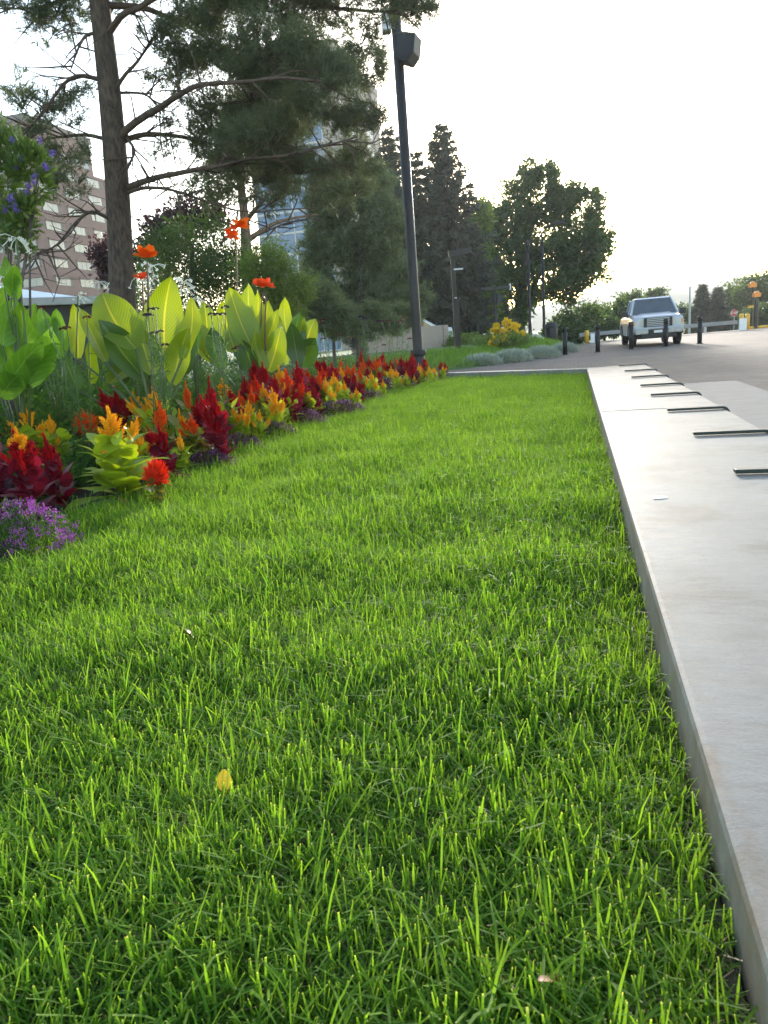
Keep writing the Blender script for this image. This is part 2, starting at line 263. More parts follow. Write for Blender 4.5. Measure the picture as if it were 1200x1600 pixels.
# ---------------------------------------------------------------- mesh helpers
class MB:
    def __init__(s): s.v = []; s.f = []; s.uv = []; s.has_uv = False
    def add(s, vs, fs, uvs=None):
        o = len(s.v); s.v += [tuple(p) for p in vs]; s.f += [tuple(i+o for i in f) for f in fs]
        s.uv += uvs if uvs else [(0, 0)]*len(vs)
        if uvs: s.has_uv = True
    def box(s, c, size, ax=None, ay=None, az=None):
        ax = Vector(ax) if ax is not None else Vector((1, 0, 0)); ay = Vector(ay) if ay is not None else Vector((0, 1, 0)); az = Vector(az) if az is not None else Vector((0, 0, 1))
        c = Vector(c); h = [x/2 for x in size]
        vs = [c + ax*(h[0]*i) + ay*(h[1]*j) + az*(h[2]*k) for k in (-1, 1) for j in (-1, 1) for i in (-1, 1)]
        s.add(vs, [(0, 2, 3, 1), (4, 5, 7, 6), (0, 1, 5, 4), (2, 6, 7, 3), (0, 4, 6, 2), (1, 3, 7, 5)])
    def tube(s, pts, rs, n=8, cap=True):
        pts = [Vector(p) for p in pts]; vs = []
        if not hasattr(rs, '__len__'): rs = [rs]*len(pts)
        ref = Vector((0.31, 0.17, 0.93))
        for i, p in enumerate(pts):
            t = (pts[min(i+1, len(pts)-1)] - pts[max(i-1, 0)]).normalized()
            if abs(t.dot(ref)) > 0.97: ref = Vector((0.9, 0.1, -0.2))
            a = t.cross(ref).normalized(); b = t.cross(a)
            ref = ref
            for k in range(n):
                an = 2*math.pi*k/n; vs.append(p + (a*math.cos(an) + b*math.sin(an))*rs[i])
        fs = [(i*n+k, i*n+(k+1) % n, (i+1)*n+(k+1) % n, (i+1)*n+k) for i in range(len(pts)-1) for k in range(n)]
        if cap: fs += [tuple(range(n-1, -1, -1)), tuple((len(pts)-1)*n+k for k in range(n))]
        s.add(vs, fs)
    def lathe(s, prof, c=(0, 0, 0), n=16):
        s.tube([Vector(c)+Vector((0, 0, z)) for r, z in prof], [r for r, z in prof], n)
    def prism(s, outline, axis_u, axis_v, axis_w, c, w0, w1):   # outline (u,v) extruded along w
        n = len(outline); c = Vector(c); U, V_, W = Vector(axis_u), Vector(axis_v), Vector(axis_w)
        vs = [c + U*u + V_*v + W*w0 for u, v in outline] + [c + U*u + V_*v + W*w1 for u, v in outline]
        s.add(vs, [tuple(range(n-1, -1, -1)), tuple(range(n, 2*n))] + [(i, (i+1) % n, n+(i+1) % n, n+i) for i in range(n)])
    def mesh(s, name, m, smooth=False):
        me = bpy.data.meshes.new(name); me.from_pydata(s.v, [], s.f)
        if s.has_uv:
            l = me.uv_layers.new(name='UVMap'); vi = np.zeros(len(me.loops), np.int32); me.loops.foreach_get('vertex_index', vi)
            l.data.foreach_set('uv', np.array(s.uv, np.float32)[vi].ravel())
        for mm in (m if isinstance(m, (list, tuple)) else [m]): me.materials.append(mm)
        if smooth: me.polygons.foreach_set('use_smooth', [True]*len(me.polygons))
        me.update(); return me
    def build(s, name, m, parent=None, smooth=False, bevel=0, **props):
        o = put(name, s.mesh(name, m, smooth), parent, **props)
        if bevel:
            b = o.modifiers.new('bevel', 'BEVEL'); b.width = bevel; b.segments = 2; b.limit_method = 'ANGLE'
        return o
def put(name, me, parent=None, **props):
    o = bpy.data.objects.new(name, me); COL.objects.link(o); o.parent = parent
    if parent is not None and 'loc0' not in props:
        pass
    for k, v in props.items(): o[k] = v
    return o
def thing(name, label, cat, loc=(0, 0, 0), group=None):
    o = bpy.data.objects.new(name, None); COL.objects.link(o); o.location = loc; o.empty_display_size = 0.2
    o['label'] = label; o['category'] = cat
    if group: o['group'] = group
    return o
def tag(o, label, cat, group=None, kind=None):
    o['label'] = label; o['category'] = cat
    if group: o['group'] = group
    if kind: o['kind'] = kind
    return o
def np_mesh(name, V, F, m, smooth=False):
    """V (n,3), F (m,k) numpy -> mesh"""
    k = F.shape[1]; me = bpy.data.meshes.new(name)
    me.vertices.add(len(V)); me.vertices.foreach_set('co', V.astype(np.float32).ravel())
    me.loops.add(F.size); me.loops.foreach_set('vertex_index', F.astype(np.int32).ravel())
    me.polygons.add(len(F)); me.polygons.foreach_set('loop_start', np.arange(0, F.size, k, dtype=np.int32))
    try: me.polygons.foreach_set('loop_total', np.full(len(F), k, np.int32))
    except Exception: pass
    me.materials.append(m); me.update(calc_edges=True); me.validate()
    return me
def unit(a): return a/np.maximum(np.linalg.norm(a, axis=1, keepdims=True), 1e-9)
def rand_dirs(n): return unit(rng.normal(size=(n, 3)))
def leaves_np(P, D, L, W, fold=0.25):
    """one bent rhombic leaf per point: P base, D direction, L length, W width"""
    n = len(P); D = unit(D); R = unit(np.cross(D, rand_dirs(n))); U = np.cross(R, D)
    L = np.broadcast_to(L, n)[:, None]; W = np.broadcast_to(W, n)[:, None]
    V = np.empty((n, 4, 3)); V[:, 0] = P; V[:, 1] = P + D*L*0.45 + R*W*0.5 + U*W*fold; V[:, 2] = P + D*L; V[:, 3] = P + D*L*0.45 - R*W*0.5 + U*W*fold
    return V.reshape(-1, 3), np.arange(n*4).reshape(n, 4)
def needles_np(P, D, L, W):
    n = len(P); D = unit(D); R = unit(np.cross(D, rand_dirs(n)))
    L = np.broadcast_to(L, n)[:, None]; W = np.broadcast_to(W, n)[:, None]
    V = np.empty((n, 3, 3)); V[:, 0] = P - R*W*0.5; V[:, 1] = P + R*W*0.5; V[:, 2] = P + D*L
    return V.reshape(-1, 3), np.arange(n*3).reshape(n, 3)

# ================================================================ SETTING
# ground far and wide
mb = MB()
xs = [-700, -200, -60, -20, 0, 20, 45, 80, 200, 700]; ys = [-60, -30, -8, 10, 30, 44, 60, 100, 250, 900]
def ground_z(x, y):
    z = -0.06
    if y > 44 and x > 6: z -= min(1.2, (y-44)*0.03)
    return z
mb.add([(x, y, ground_z(x, y)) for y in ys for x in xs], [(j*10+i, j*10+i+1, (j+1)*10+i+1, (j+1)*10+i) for j in range(9) for i in range(9)])
mb.build('ground', M['turf'], kind='structure')
# brick plaza
pl = [toward(-8, 0.3), toward(-8, 26), toward(18, 26), (60, 43, 0), (60, 44, 0), (22.2, 43.2, 0), (13, 43.6, 0), (10.2, 36, 0), (8.2, 30.8, 0), (6.6, 27.6, 0), (4.6, 24.6, 0), (3.4, 23.4, 0), (2.0, 22.4, 0), (0.3, 20, 0), (0.2, 14, 0), (1.5, 11, 0)]
mb = MB(); mb.add([Vector((p[0], p[1], 0.0)) for p in pl], [tuple(range(len(pl)))]); mb.build('plaza', M['paver'], kind='structure')
mb = MB(); a, b_, c, d = toward(-8, 0.80, .004), toward(-8, 2.37, .004), toward(12.75, 2.37, .004), toward(12.75, 0.80, .004)
mb.add([a, b_, c, d], [(0, 1, 2, 3)]); mb.build('pavement', M['slab_grey'], kind='structure')
# far road strip behind the gate, raised kerb painted yellow on the far right
mb = MB(); mb.tube([(22.4, 43.0, 0.06), (28, 43.4, 0.08), (40, 44, 0.08)], 0.1, 6); mb.build('kerb', M['yellow_paint'], kind='structure')

# concrete ledge (root in ledge frame)
led = thing('concrete_ledge', 'long pale concrete seat ledge edging the lawn beside the plaza', 'ledge', (0.178, 0, 0))
led.rotation_euler = (0, 0, -LA)
for t0, t1 in ((-6.0, -0.42), (-0.41, 5.27), (5.28, 10.72)):
    mb = MB(); mb.box((0.395, (t0+t1)/2, LEDGE_Z/2-0.02), (0.79, t1-t0, LEDGE_Z+0.04))
    mb.build('slab', M['concrete'], led, bevel=0.012)
# a bare white chip on the ledge
cp = gz(1030, 778, LEDGE_Z)
mb = MB(); mb.add([cp+Vector((-.028, -.02, .002)), cp+Vector((.022, -.022, .002)), cp+Vector((.03, .0, .003)), cp+Vector((.008, .02, .004)), cp+Vector((-.02, .012, .003)), cp+Vector((0, 0, .005))],
       [(0, 1, 5), (1, 2, 5), (2, 3, 5), (3, 4, 5), (4, 0, 5)])
tag(mb.build('ledge_chip', M['white_paint']), 'small white chip on the concrete ledge near the lawn', 'chip')
# kerb that closes the lawn at its far end
ka, kb = toward(10.64, 0.10), Vector((1.25, 12.3, 0))
kd = (kb-ka).normalized(); kn = Vector((-kd.y, kd.x, 0))*-1
mb = MB(); L = (kb-ka).length; mb.box(ka + kd*L/2 + kn*0.0 + Vector((0, 0, 0.235)), (L, 0.14, 0.48), kd, kn)
tag(mb.build('garden_kerb', M['concrete'], bevel=0.01), 'low pale concrete kerb closing the far end of the lawn', 'kerb')

# skate stops / edge bars
ords = ['nearest', 'second nearest', 'third nearest', 'fourth nearest', 'fifth nearest', 'sixth nearest', 'seventh nearest', 'farthest']
barpx = [(1152, 741), (1088, 681), (1050, 643), (1022, 619), (1003, 604), (989, 591), (980, 581), (971, 572.5)]
prof = []
R_ = 0.035
path = [(0.0, 0.006), (0.335, 0.006)] + [(0.335+R_*math.sin(k*math.pi/10), 0.006-R_*(1-math.cos(k*math.pi/10))) for k in range(1, 6)] + [(0.335+R_, -0.16)]
def bar_mesh():
    mb = MB(); tk = 0.016; hw = 0.022; vs = []
    for i, (x, z) in enumerate(path):
        a = path[max(i-1, 0)]; b = path[min(i+1, len(path)-1)]; tx, tz = b[0]-a[0], b[1]-a[1]; l = math.hypot(tx, tz); nx, nz = -tz/l, tx/l
        for w_, k in ((-hw, 0), (hw, 0), (hw, 1), (-hw, 1)): vs.append((x+nx*tk*k - 0.0, w_, z+nz*tk*k))
    n = len(path); fs = [(i*4+k, i*4+(k+1) % 4, (i+1)*4+(k+1) % 4, (i+1)*4+k) for i in range(n-1) for k in range(4)] + [(3, 2, 1, 0), ((n-1)*4, (n-1)*4+1, (n-1)*4+2, (n-1)*4+3)]
    mb.add(vs, fs); return mb.mesh('bar', M['bracket'])
bm_ = bar_mesh()
for i, p in enumerate(barpx):
    q = gz(*p, LEDGE_Z) - Vector((0.178, 0, 0)); t = q.dot(DX)
    o = put('edge_bar', bm_); o.location = toward(t, 0.428, LEDGE_Z); o.rotation_euler = (0, 0, -LA)
    b = o.modifiers.new('bevel', 'BEVEL'); b.width = 0.003; b.segments = 2
    tag(o, f'{ords[i]} dark green metal bar hooked over the outer edge of the concrete ledge', 'metal bar', 'metal bars across the ledge')

# ---------------------------------------------------------------- lawn and bed
EDGE = [(-1.35, -2.0), (-1.42, 0.0), (-1.46, 1.5), (-1.47, 2.6), (-1.50, 3.3), (-1.30, 4.08), (-1.12, 5.1), (-0.83, 7.0), (-0.27, 9.6), (0.35, 11.1), (1.15, 12.4)]
EY = [p[1] for p in EDGE]; EX = [p[0] for p in EDGE]
def edge_x(y): return float(np.interp(y, EY, EX)) + 0.025*math.sin(y*5.3) + 0.02*math.sin(y*11.7+1)
def right_x(y):
    if y <= 10.3: return 0.178 + y*math.tan(LA) - 0.004
    return float(np.interp(y, [10.3, 12.4], [3.04, 1.2]))
def lawn_z(x, y): return LAWN_Z + 0.010*math.sin(x*3.1+y*1.7) + 0.008*math.sin(x*7.3-y*4.1+1) + 0.006*math.sin(y*9.1+x*2.2)
rows = np.concatenate([np.arange(-1.2, 4, 0.08), np.arange(4, 12.35, 0.16)]); nc = 42
V = []; dens = []; gs = []
for y in rows:
    xl, xr = edge_x(y), max(right_x(y), edge_x(y)+0.02)
    for i in range(nc):
        x = xl + (xr-xl)*i/(nc-1); V.append((x, y, lawn_z(x, y)))
        d = math.hypot(x, y)
        v = float(np.interp(d, [0.0, 2.5, 5, 9, 13], [5400, 4900, 3200, 2000, 1400])) if y > -0.2 else 300.0
        patch = 0.9 + 0.3*(math.sin(x*6.1+1.3*y)*math.sin(y*5.2-x*2.1)*0.5+0.5)
        if i == nc-1: v *= 0.25
        dens.append(v*patch); gs.append((0.84+0.09*math.sin(x*4.7+y*2.9)*math.sin(y*3.8-x*3.3+1)+0.13*math.sin(x*11+y*6)*math.sin(y*9-x*5)+.12)*float(np.interp(d, [0, 3, 6, 12], [1.0, 1.0, 1.1, 1.3])) * (1.18 if i < 3 else 1.0))
nr = len(rows)
Fq = np.array([(j*nc+i, j*nc+i+1, (j+1)*nc+i+1, (j+1)*nc+i) for j in range(nr-1) for i in range(nc-1)])
lawn = put('lawn', np_mesh('lawn', np.array(V), Fq, M['soil']), kind='structure')
# bed soil
mb = MB(); by = list(np.arange(-2, 13.6, 0.4)); bn = 8
def bed_z(x, y): return 0.345 + 0.012*math.sin(x*5+y*3) + 0.05*max(0, min(1, (edge_x(min(y, 12.4))-x)/2))
vs = []
for y in by:
    xe = edge_x(y) if y < 12.4 else 1.15+(y-12.4)*0.3
    for i in range(bn):
        x = xe + 0.02 - (i/(bn-1))**1.5*6.5; vs.append((x, y, bed_z(x, y)))
n0 = len(by)
fs = [(j*bn+i+1, j*bn+i, (j+1)*bn+i, (j+1)*bn+i+1) for j in range(n0-1) for i in range(bn-1)]
base = len(vs); last = [(n0-1)*bn+i for i in range(bn)]
vs += [(vs[k][0], vs[k][1]+0.02, -0.06) for k in last]; fs += [(last[i+1], last[i], base+i, base+i+1) for i in range(bn-1)]
b2 = len(vs); side = [j*bn+bn-1 for j in range(n0)]; vs += [(vs[k][0]-0.02, vs[k][1], -0.06) for k in side]; fs += [(side[j], side[j+1], b2+j+1, b2+j) for j in range(n0-1)]
mb.add(vs, fs); mb.build('flower_bed', M['mulch'], kind='structure')

# grass: tuft meshes scattered over the lawn with geometry nodes
def blade(mb, base, az, lean, length, width, curl, seg=3, tipw=0.55):
    d = Vector((math.cos(az), math.sin(az), 0)); s = Vector((-d.y, d.x, 0)); p = Vector(base); ang = lean; vs = []; uvs = []
    for k in range(seg+1):
        f = k/seg; wd = width*(0.75 + 0.25*math.sin(f*2.2)) * (1 if f < 0.99 else tipw)
        vs += [p - s*wd/2, p + s*wd/2]; uvs += [(0, f), (1, f)]
        st = length/seg; p = p + (d*math.sin(ang) + Vector((0, 0, 1))*math.cos(ang))*st; ang += curl/seg
    mb.add(vs, [(2*k, 2*k+1, 2*k+3, 2*k+2) for k in range(seg)], uvs)
gcol = bpy.data.collections.new('grass_tufts')
for v in range(20):
    mb = MB(); dry = v >= 18; flat = 10 <= v < 18
    for k in range(9 if not dry else 4):
        r = random.random()**0.5*0.026; a = random.uniform(0, 6.28)
        if dry: blade(mb, (r*math.cos(a), r*math.sin(a), 0.004), random.uniform(0, 6.28), random.uniform(1.0, 1.5), random.uniform(.03, .06), random.uniform(.0016, .003), random.uniform(-.1, .3), 2)
        else:
            tall = random.random() < 0.22
            blade(mb, (r*math.cos(a), r*math.sin(a), -0.004), random.uniform(0, 6.28), abs(random.gauss(0.45, 0.40)) if not (flat or random.random() < 0.22) else random.uniform(0.7, 1.4),
                  random.uniform(.06, .11) if tall else random.uniform(.028, .062), random.uniform(.0016, .0036), random.uniform(-0.1, 2.0) if tall else random.uniform(-0.2, 0.8), 3, random.uniform(0.25, 0.8))
    o = bpy.data.objects.new('grass_tuft', mb.mesh('grass_tuft', M['dry'] if dry else M['grass'], True)); gcol.objects.link(o)
def scatter(name, base_me, col, label, seed, kind='stuff'):
    o = put(name, base_me); tag(o, label, 'grass', kind=kind)
    g = bpy.data.node_groups.new(name, 'GeometryNodeTree')
    g.interface.new_socket('Geometry', in_out='INPUT', socket_type='NodeSocketGeometry'); g.interface.new_socket('Geometry', in_out='OUTPUT', socket_type='NodeSocketGeometry')
    gi = g.nodes.new('NodeGroupInput'); go = g.nodes.new('NodeGroupOutput')
    def attr(nm):
        a = g.nodes.new('GeometryNodeInputNamedAttribute'); a.data_type = 'FLOAT'; a.inputs[0].default_value = nm; return a.outputs[0]
    dp = g.nodes.new('GeometryNodeDistributePointsOnFaces'); g.links.new(gi.outputs[0], dp.inputs[0]); g.links.new(attr('dens'), dp.inputs['Density']); dp.inputs['Seed'].default_value = seed
    ci = g.nodes.new('GeometryNodeCollectionInfo'); ci.inputs[0].default_value = col; ci.inputs[1].default_value = True; ci.inputs[2].default_value = True
    ip = g.nodes.new('GeometryNodeInstanceOnPoints'); g.links.new(dp.outputs[0], ip.inputs['Points']); g.links.new(ci.outputs[0], ip.inputs['Instance']); ip.inputs['Pick Instance'].default_value = True
    rr = g.nodes.new('FunctionNodeRandomValue'); rr.data_type = 'FLOAT_VECTOR'; rr.inputs[0].default_value = (-.16, -.16, 0); rr.inputs[1].default_value = (.16, .16, 6.28); g.links.new(rr.outputs[0], ip.inputs['Rotation'])
    rs = g.nodes.new('FunctionNodeRandomValue'); rs.data_type = 'FLOAT'; rs.inputs[2].default_value = 0.72; rs.inputs[3].default_value = 1.2; rs.inputs['Seed'].default_value = 5
    mu = g.nodes.new('ShaderNodeMath'); mu.operation = 'MULTIPLY'; g.links.new(rs.outputs[1], mu.inputs[0]); g.links.new(attr('gs'), mu.inputs[1]); g.links.new(mu.outputs[0], ip.inputs['Scale'])
    g.links.new(ip.outputs[0], go.inputs[0])
    md = o.modifiers.new('scatter', 'NODES'); md.node_group = g
    return o
gme = np_mesh('grass', np.array(V), Fq, M['grass'])
a_ = gme.attributes.new('dens', 'FLOAT', 'POINT'); a_.data.foreach_set('value', dens)
a_ = gme.attributes.new('gs', 'FLOAT', 'POINT'); a_.data.foreach_set('value', gs)
scatter('grass', gme, gcol, 'mown bright green lawn grass between flower border and ledge', 3)

def fallen_leaf(px, m, label, size, tilt):
    p = gz(*px, LAWN_Z+0.055); mb = MB(); n = 7; vs = []
    for i in range(n):
        f = i/(n-1); wd = math.sin(math.pi*min(1, f*0.93+0.05))**0.8*size*0.34
        for s_ in (-1, 0, 1): vs.append((s_*wd, (f-.5)*size, 0.12*size*abs(s_)*(1-f*.5) + 0.1*size*math.sin(f*3)))
    mb.add(vs, [(i*3+k, i*3+k+1, (i+1)*3+k+1, (i+1)*3+k) for i in range(n-1) for k in range(2)])
    mb.tube([(0, -size*.5, 0.01), (0.002, -size*.72, 0.0)], 0.0012, 5)
    o = mb.build('fallen_leaf', m, smooth=True); o.location = p; o.rotation_euler = tilt; tag(o, label, 'leaf', 'fallen leaves on the lawn')
fallen_leaf((350, 1220), M['yellow_leaf'], 'small yellow fallen leaf lying on the grass', 0.036, (0.9, 0.1, 0.2))
fallen_leaf((292, 990), M['brown_leaf'], 'curled red brown dead leaf lying in the grass', 0.045, (0.5, 0.5, 1.2))
fallen_leaf((853, 1535), M['brown_leaf'], 'small dark brown dead leaf deep in the nearest grass', 0.022, (0.4, 0.3, 2.0))
fallen_leaf((188, 783), M['brown_leaf'], 'rust brown dead leaf at the border edge below the lime celosia', 0.075, (0.3, 0.4, 1.0))

# ================================================================ FLOWER BORDER
def leaf_vf(L, W, droop, fold, n=5, tipf=0.9, wav=0.0):
    """leaf along +Y from the origin, facing +Z; returns verts, faces, uvs"""
    vs = []; uvs = []
    ang = 0.0; y = z = 0.0
    for i in range(n+1):
        f = i/n; wd = W*0.5*(math.sin(math.pi*min(1, 0.06+f*0.94)**tipf))**0.85 if i < n else 0.0
        for s_ in (-1, 0, 1):
            vs.append((s_*wd, y, z + abs(s_)*wd*fold + wav*W*math.sin(f*9+s_*1.3)*abs(s_))); uvs.append((0.5+s_*0.5, f))
        y += L/n*math.cos(ang); z += L/n*math.sin(ang); ang -= droop/n
    return vs, [(i*3+k, i*3+k+1, (i+1)*3+k+1, (i+1)*3+k) for i in range(n) for k in range(2)], uvs
def leaf_mesh(name, L, W, droop, fold, m, n=5, wav=0.0):
    mb = MB(); mb.add(*leaf_vf(L, W, droop, fold, n, wav=wav)); return mb.mesh(name, m, True)
def xf(az, el, pos, s=1.0):       # a leaf's +Y goes to azimuth az, elevation el
    return Matrix.Translation(pos) @ Matrix.Rotation(az-math.pi/2, 4, 'Z') @ Matrix.Rotation(el, 4, 'X') @ Matrix.Scale(s, 4)
def plume_mesh(kind, var, ball=False):
    """feathery plume of unit height: hundreds of little upswept spikelets on a tapering core"""
    r_ = random.Random(len(kind)*131 + ord(kind[0]) + var*17 + 7*ball); mb = MB()
    def spikelet(c, d, L, w_):
        d = d.normalized(); s_ = d.cross(Vector((0, 0, 1))); s_ = s_.normalized() if s_.length > 1e-3 else Vector((1, 0, 0)); u = s_.cross(d); b0 = c - d*0.03
        vs = [b0 + s_*w_*.5, b0 - s_*w_*.5, b0 + u*w_*.7, c + d*L*.5 + s_*w_*.6, c + d*L*.5 - s_*w_*.6, c + d*L*.5 + u*w_*.8, c + d*L]
        mb.add(vs, [(0, 1, 4, 3), (1, 2, 5, 4), (2, 0, 3, 5), (3, 4, 6), (4, 5, 6), (5, 3, 6)])
    if ball:
        for i in range(440):
            f = (i+.5)/440; a = i*2.39996 + r_.uniform(-.3, .3); th = math.acos(1-1.75*f); lump = 1+.28*math.sin(a*3+f*11)*math.cos(f*17)
            c = Vector((0.30*math.sin(th)*math.cos(a), 0.30*math.sin(th)*math.sin(a), 0.34*math.cos(th)))*lump + Vector((0, 0, .5))
            spikelet(c, (c-Vector((0, 0, 0.42))).normalized() + Vector((0, 0, 0.35)), r_.uniform(.10, .36), 0.030)
        mb.lathe([(0.02, 0.10), (0.22, 0.25), (0.25, 0.5), (0.17, 0.74), (0.02, 0.80)], n=10)
    else:
        # a main spike with many upswept side plumes, each furred with spikelets
        br = [(Vector((0, 0, 0.05)), Vector((r_.uniform(-.05, .05), r_.uniform(-.05, .05), 1)), .80, .095, 170)]
        nb_ = 15
        for k in range(nb_):
            f = (k+r_.random())/nb_; a = k*2.39996 + r_.uniform(-.5, .5); out = Vector((math.cos(a), math.sin(a), 0)); L = (0.44-0.30*f)*r_.uniform(.7, 1.25)
            br.append((Vector((0, 0, .02+.58*f))+out*.05, out*r_.uniform(.45, .85)+Vector((0, 0, 1)), L, .050+.02*(1-f), 30))
        for (p0, dr, L, R_b, n) in br:
            dr = dr.normalized(); s_ = dr.cross(Vector((.3, .5, .2))).normalized(); u_ = s_.cross(dr); bend = Vector((0, 0, .12*L))
            mb.tube([p0, p0+dr*L*.5, p0+dr*L*.92+bend], [R_b*.75, R_b*.62, .006], 6)
            for i in range(n):
                f = (i+.5)/n; a = i*2.39996; rr = R_b*(1-f)**.7*.8+.006; o_ = s_*math.cos(a)+u_*math.sin(a)
                spikelet(p0+dr*L*f+bend*f*f+o_*rr, o_*(1.0-.5*f)*r_.uniform(.6, 1.4)+dr*(.7+f)+Vector((0, 0, .2)), r_.uniform(.05, .13), r_.uniform(.016, .028))
    return mb.mesh('plume', M['plume_'+kind], False)
PLUME = {}
for k in CEL:
    for v in range(3): PLUME[k, v, False] = plume_mesh(k, v)
    PLUME[k, 0, True] = plume_mesh(k, 0, True)
M_bi = M['plume_yellow']
CLEAF = {k: [leaf_mesh('leaf', 0.14, 0.085, 0.7, 0.16, M['celleaf_'+k], 6, 0.03), leaf_mesh('leaf', 0.15, 0.070, 1.1, 0.2, M['celleaf_'+k], 6, 0.05), leaf_mesh('leaf', 0.125, 0.075, 0.3, 0.12, M['celleaf_'+k], 6, 0.03)] for k in CEL}
def leaf_spots(r_, n, narrow=1.0):
    out = []
    for i in range(n):
        f = (i+0.5)/n; a = i*2.39996 + r_.uniform(-.4, .4)
        z = 0.03 + 0.27*f; s = (1.15-0.55*f)*r_.uniform(.85, 1.2); el = rad(r_.uniform(15, 45)+f*38)
        sa = (i % 5)*1.2566 + r_.uniform(-.3, .3); rr = (0.055*z/0.3 if i % 3 else 0.01) + 0.012
        out.append((a, el, Vector((rr*math.cos(sa), rr*math.sin(sa), z)), s, r_.randrange(3)))
    return out
FOL = {}
for k in CEL:
    for v in range(3):
        r_ = random.Random(v*31+len(k)); mb = MB()
        for (a, el, pos, s, lv) in leaf_spots(r_, 38):
            vs, fs, uvs = leaf_vf((0.14, 0.15, 0.125)[lv], (0.085, 0.070, 0.075)[lv], (0.7, 1.1, 0.3)[lv], 0.28, 3)
            mx = xf(a, el, pos, s); mb.add([mx @ Vector(p) for p in vs], fs, uvs)
        mb.tube([(0, 0, -.02), (0.004, 0.003, 0.15), (0, 0, 0.31)], [.006, .005, .004], 6)
        FOL[k, v] = mb.mesh('foliage', M['celleaf_'+k], True)
STEMM = MB(); STEMM.tube([(0, 0, -.03), (0.004, 0.003, 0.15), (0, 0, 0.31)], [.007, .006, .004], 7)
STEM_ME = {'red': STEMM.mesh('stem', M['stem_red'], True), 'green': STEMM.mesh('stem', M['stem'], True)}
count = {}
WORDS = ['first', 'second', 'third', 'fourth', 'fifth', 'sixth', 'seventh', 'eighth', 'ninth', 'tenth', 'eleventh', 'twelfth', 'thirteenth', 'fourteenth', 'fifteenth', 'sixteenth', 'seventeenth', 'eighteenth', 'nineteenth', 'twentieth', 'twenty-first', 'twenty-second', 'twenty-third', 'twenty-fourth', 'twenty-fifth', 'twenty-sixth', 'twenty-seventh', 'twenty-eighth', 'twenty-ninth', 'thirtieth', 'thirty-first', 'thirty-second', 'thirty-third', 'thirty-fourth', 'thirty-fifth', 'thirty-sixth', 'thirty-seventh', 'thirty-eighth', 'thirty-ninth'] + [t_+u_ for t_ in ('forty-', 'fifty-') for u_ in ('first', 'second', 'third', 'fourth', 'fifth', 'sixth', 'seventh', 'eighth', 'ninth')]
DESC = {'red': ('crimson plume celosia with maroon leaves', 'crimson'), 'yellow': ('yellow plume celosia with lime green leaves', 'yellow'),
        'orange': ('orange plume celosia with olive green leaves', 'orange'), 'scarlet': ('scarlet plume celosia with olive leaves', 'scarlet')}
WIDE = {'yellow': 1.15, 'red': 1.0, 'orange': 1.0, 'scarlet': 1.0}
def celosia(x, ytop, ybase, kind, label=None, near=False, ball=False, plumes=1, lean=0.0, pw=1.0, bicolor=False, phf=0.34, leafs=26):
    p = gz(x, ybase, LAWN_Z); p.z = LAWN_Z - 0.01
    top = at(x, ytop, p.y); h = max(0.16, min(0.70, top.z - p.z))
    r_ = random.Random(int(x*13+ytop))
    count[kind] = count.get(kind, 0)+1
    if not label: label = f'{DESC[kind][0]}, {WORDS[count[kind]-1]} {DESC[kind][1]} one from the near end'
    t = thing('celosia', label, 'flower', p, 'plume celosias along the lawn edge')
    s = h/0.46; xyw = s*r_.uniform(.92, 1.08)*({'red': 1.06, 'yellow': 1.42}.get(kind, 1.22) if near else (1.15 if kind == 'yellow' else 1.0)); t.scale = (xyw, xyw, s); pk = 1/(xyw/s); t.rotation_euler = (r_.uniform(-.06, .06)+lean*0.3, lean, r_.uniform(0, 6.28) if abs(lean) < .05 else 0)
    v = r_.randrange(3)
    if near:
        for (a, el, pos, sc, lv) in leaf_spots(r_, leafs):
            o = put('leaf', CLEAF[kind][lv], t); o.matrix_local = xf(a, el, pos, sc*1.04)
        put('stem', STEM_ME['red' if kind == 'red' else 'green'], t)
    else:
        o = put('foliage', FOL[kind, v], t, kind='stuff'); o.rotation_euler = (0, 0, r_.uniform(0, 6.28))
    ph = 0.46*phf*1.25
    o = put('plume', PLUME[kind, 0 if ball else v, ball], t); o.location = (0, 0, 0.46-ph*0.96); wv = ph*pw*(0.85 if ball else 1.0)/(xyw/s); o.scale = (wv, wv, ph)
    if bicolor:
        q = put('plume', PLUME['yellow', v, False], t, label='yellow flame tip of the red plume'); q.location = (0, 0, 0.46-ph*0.52); q.scale = (wv*.62, wv*.62, ph*.62)
    for j in range(plumes-1):
        a = r_.uniform(0, 6.28); d = r_.uniform(.04, .085); q = put('plume', PLUME[kind, (v+j) % 3, ball], t); hh = ph*r_.uniform(.5, .8)
        q.location = (d*math.cos(a), d*math.sin(a), r_.uniform(.22, .34)); q.scale = (hh*.8*pk, hh*.8*pk, hh); q.rotation_euler = (-math.sin(a)*.35, math.cos(a)*.35, 0)
    return t
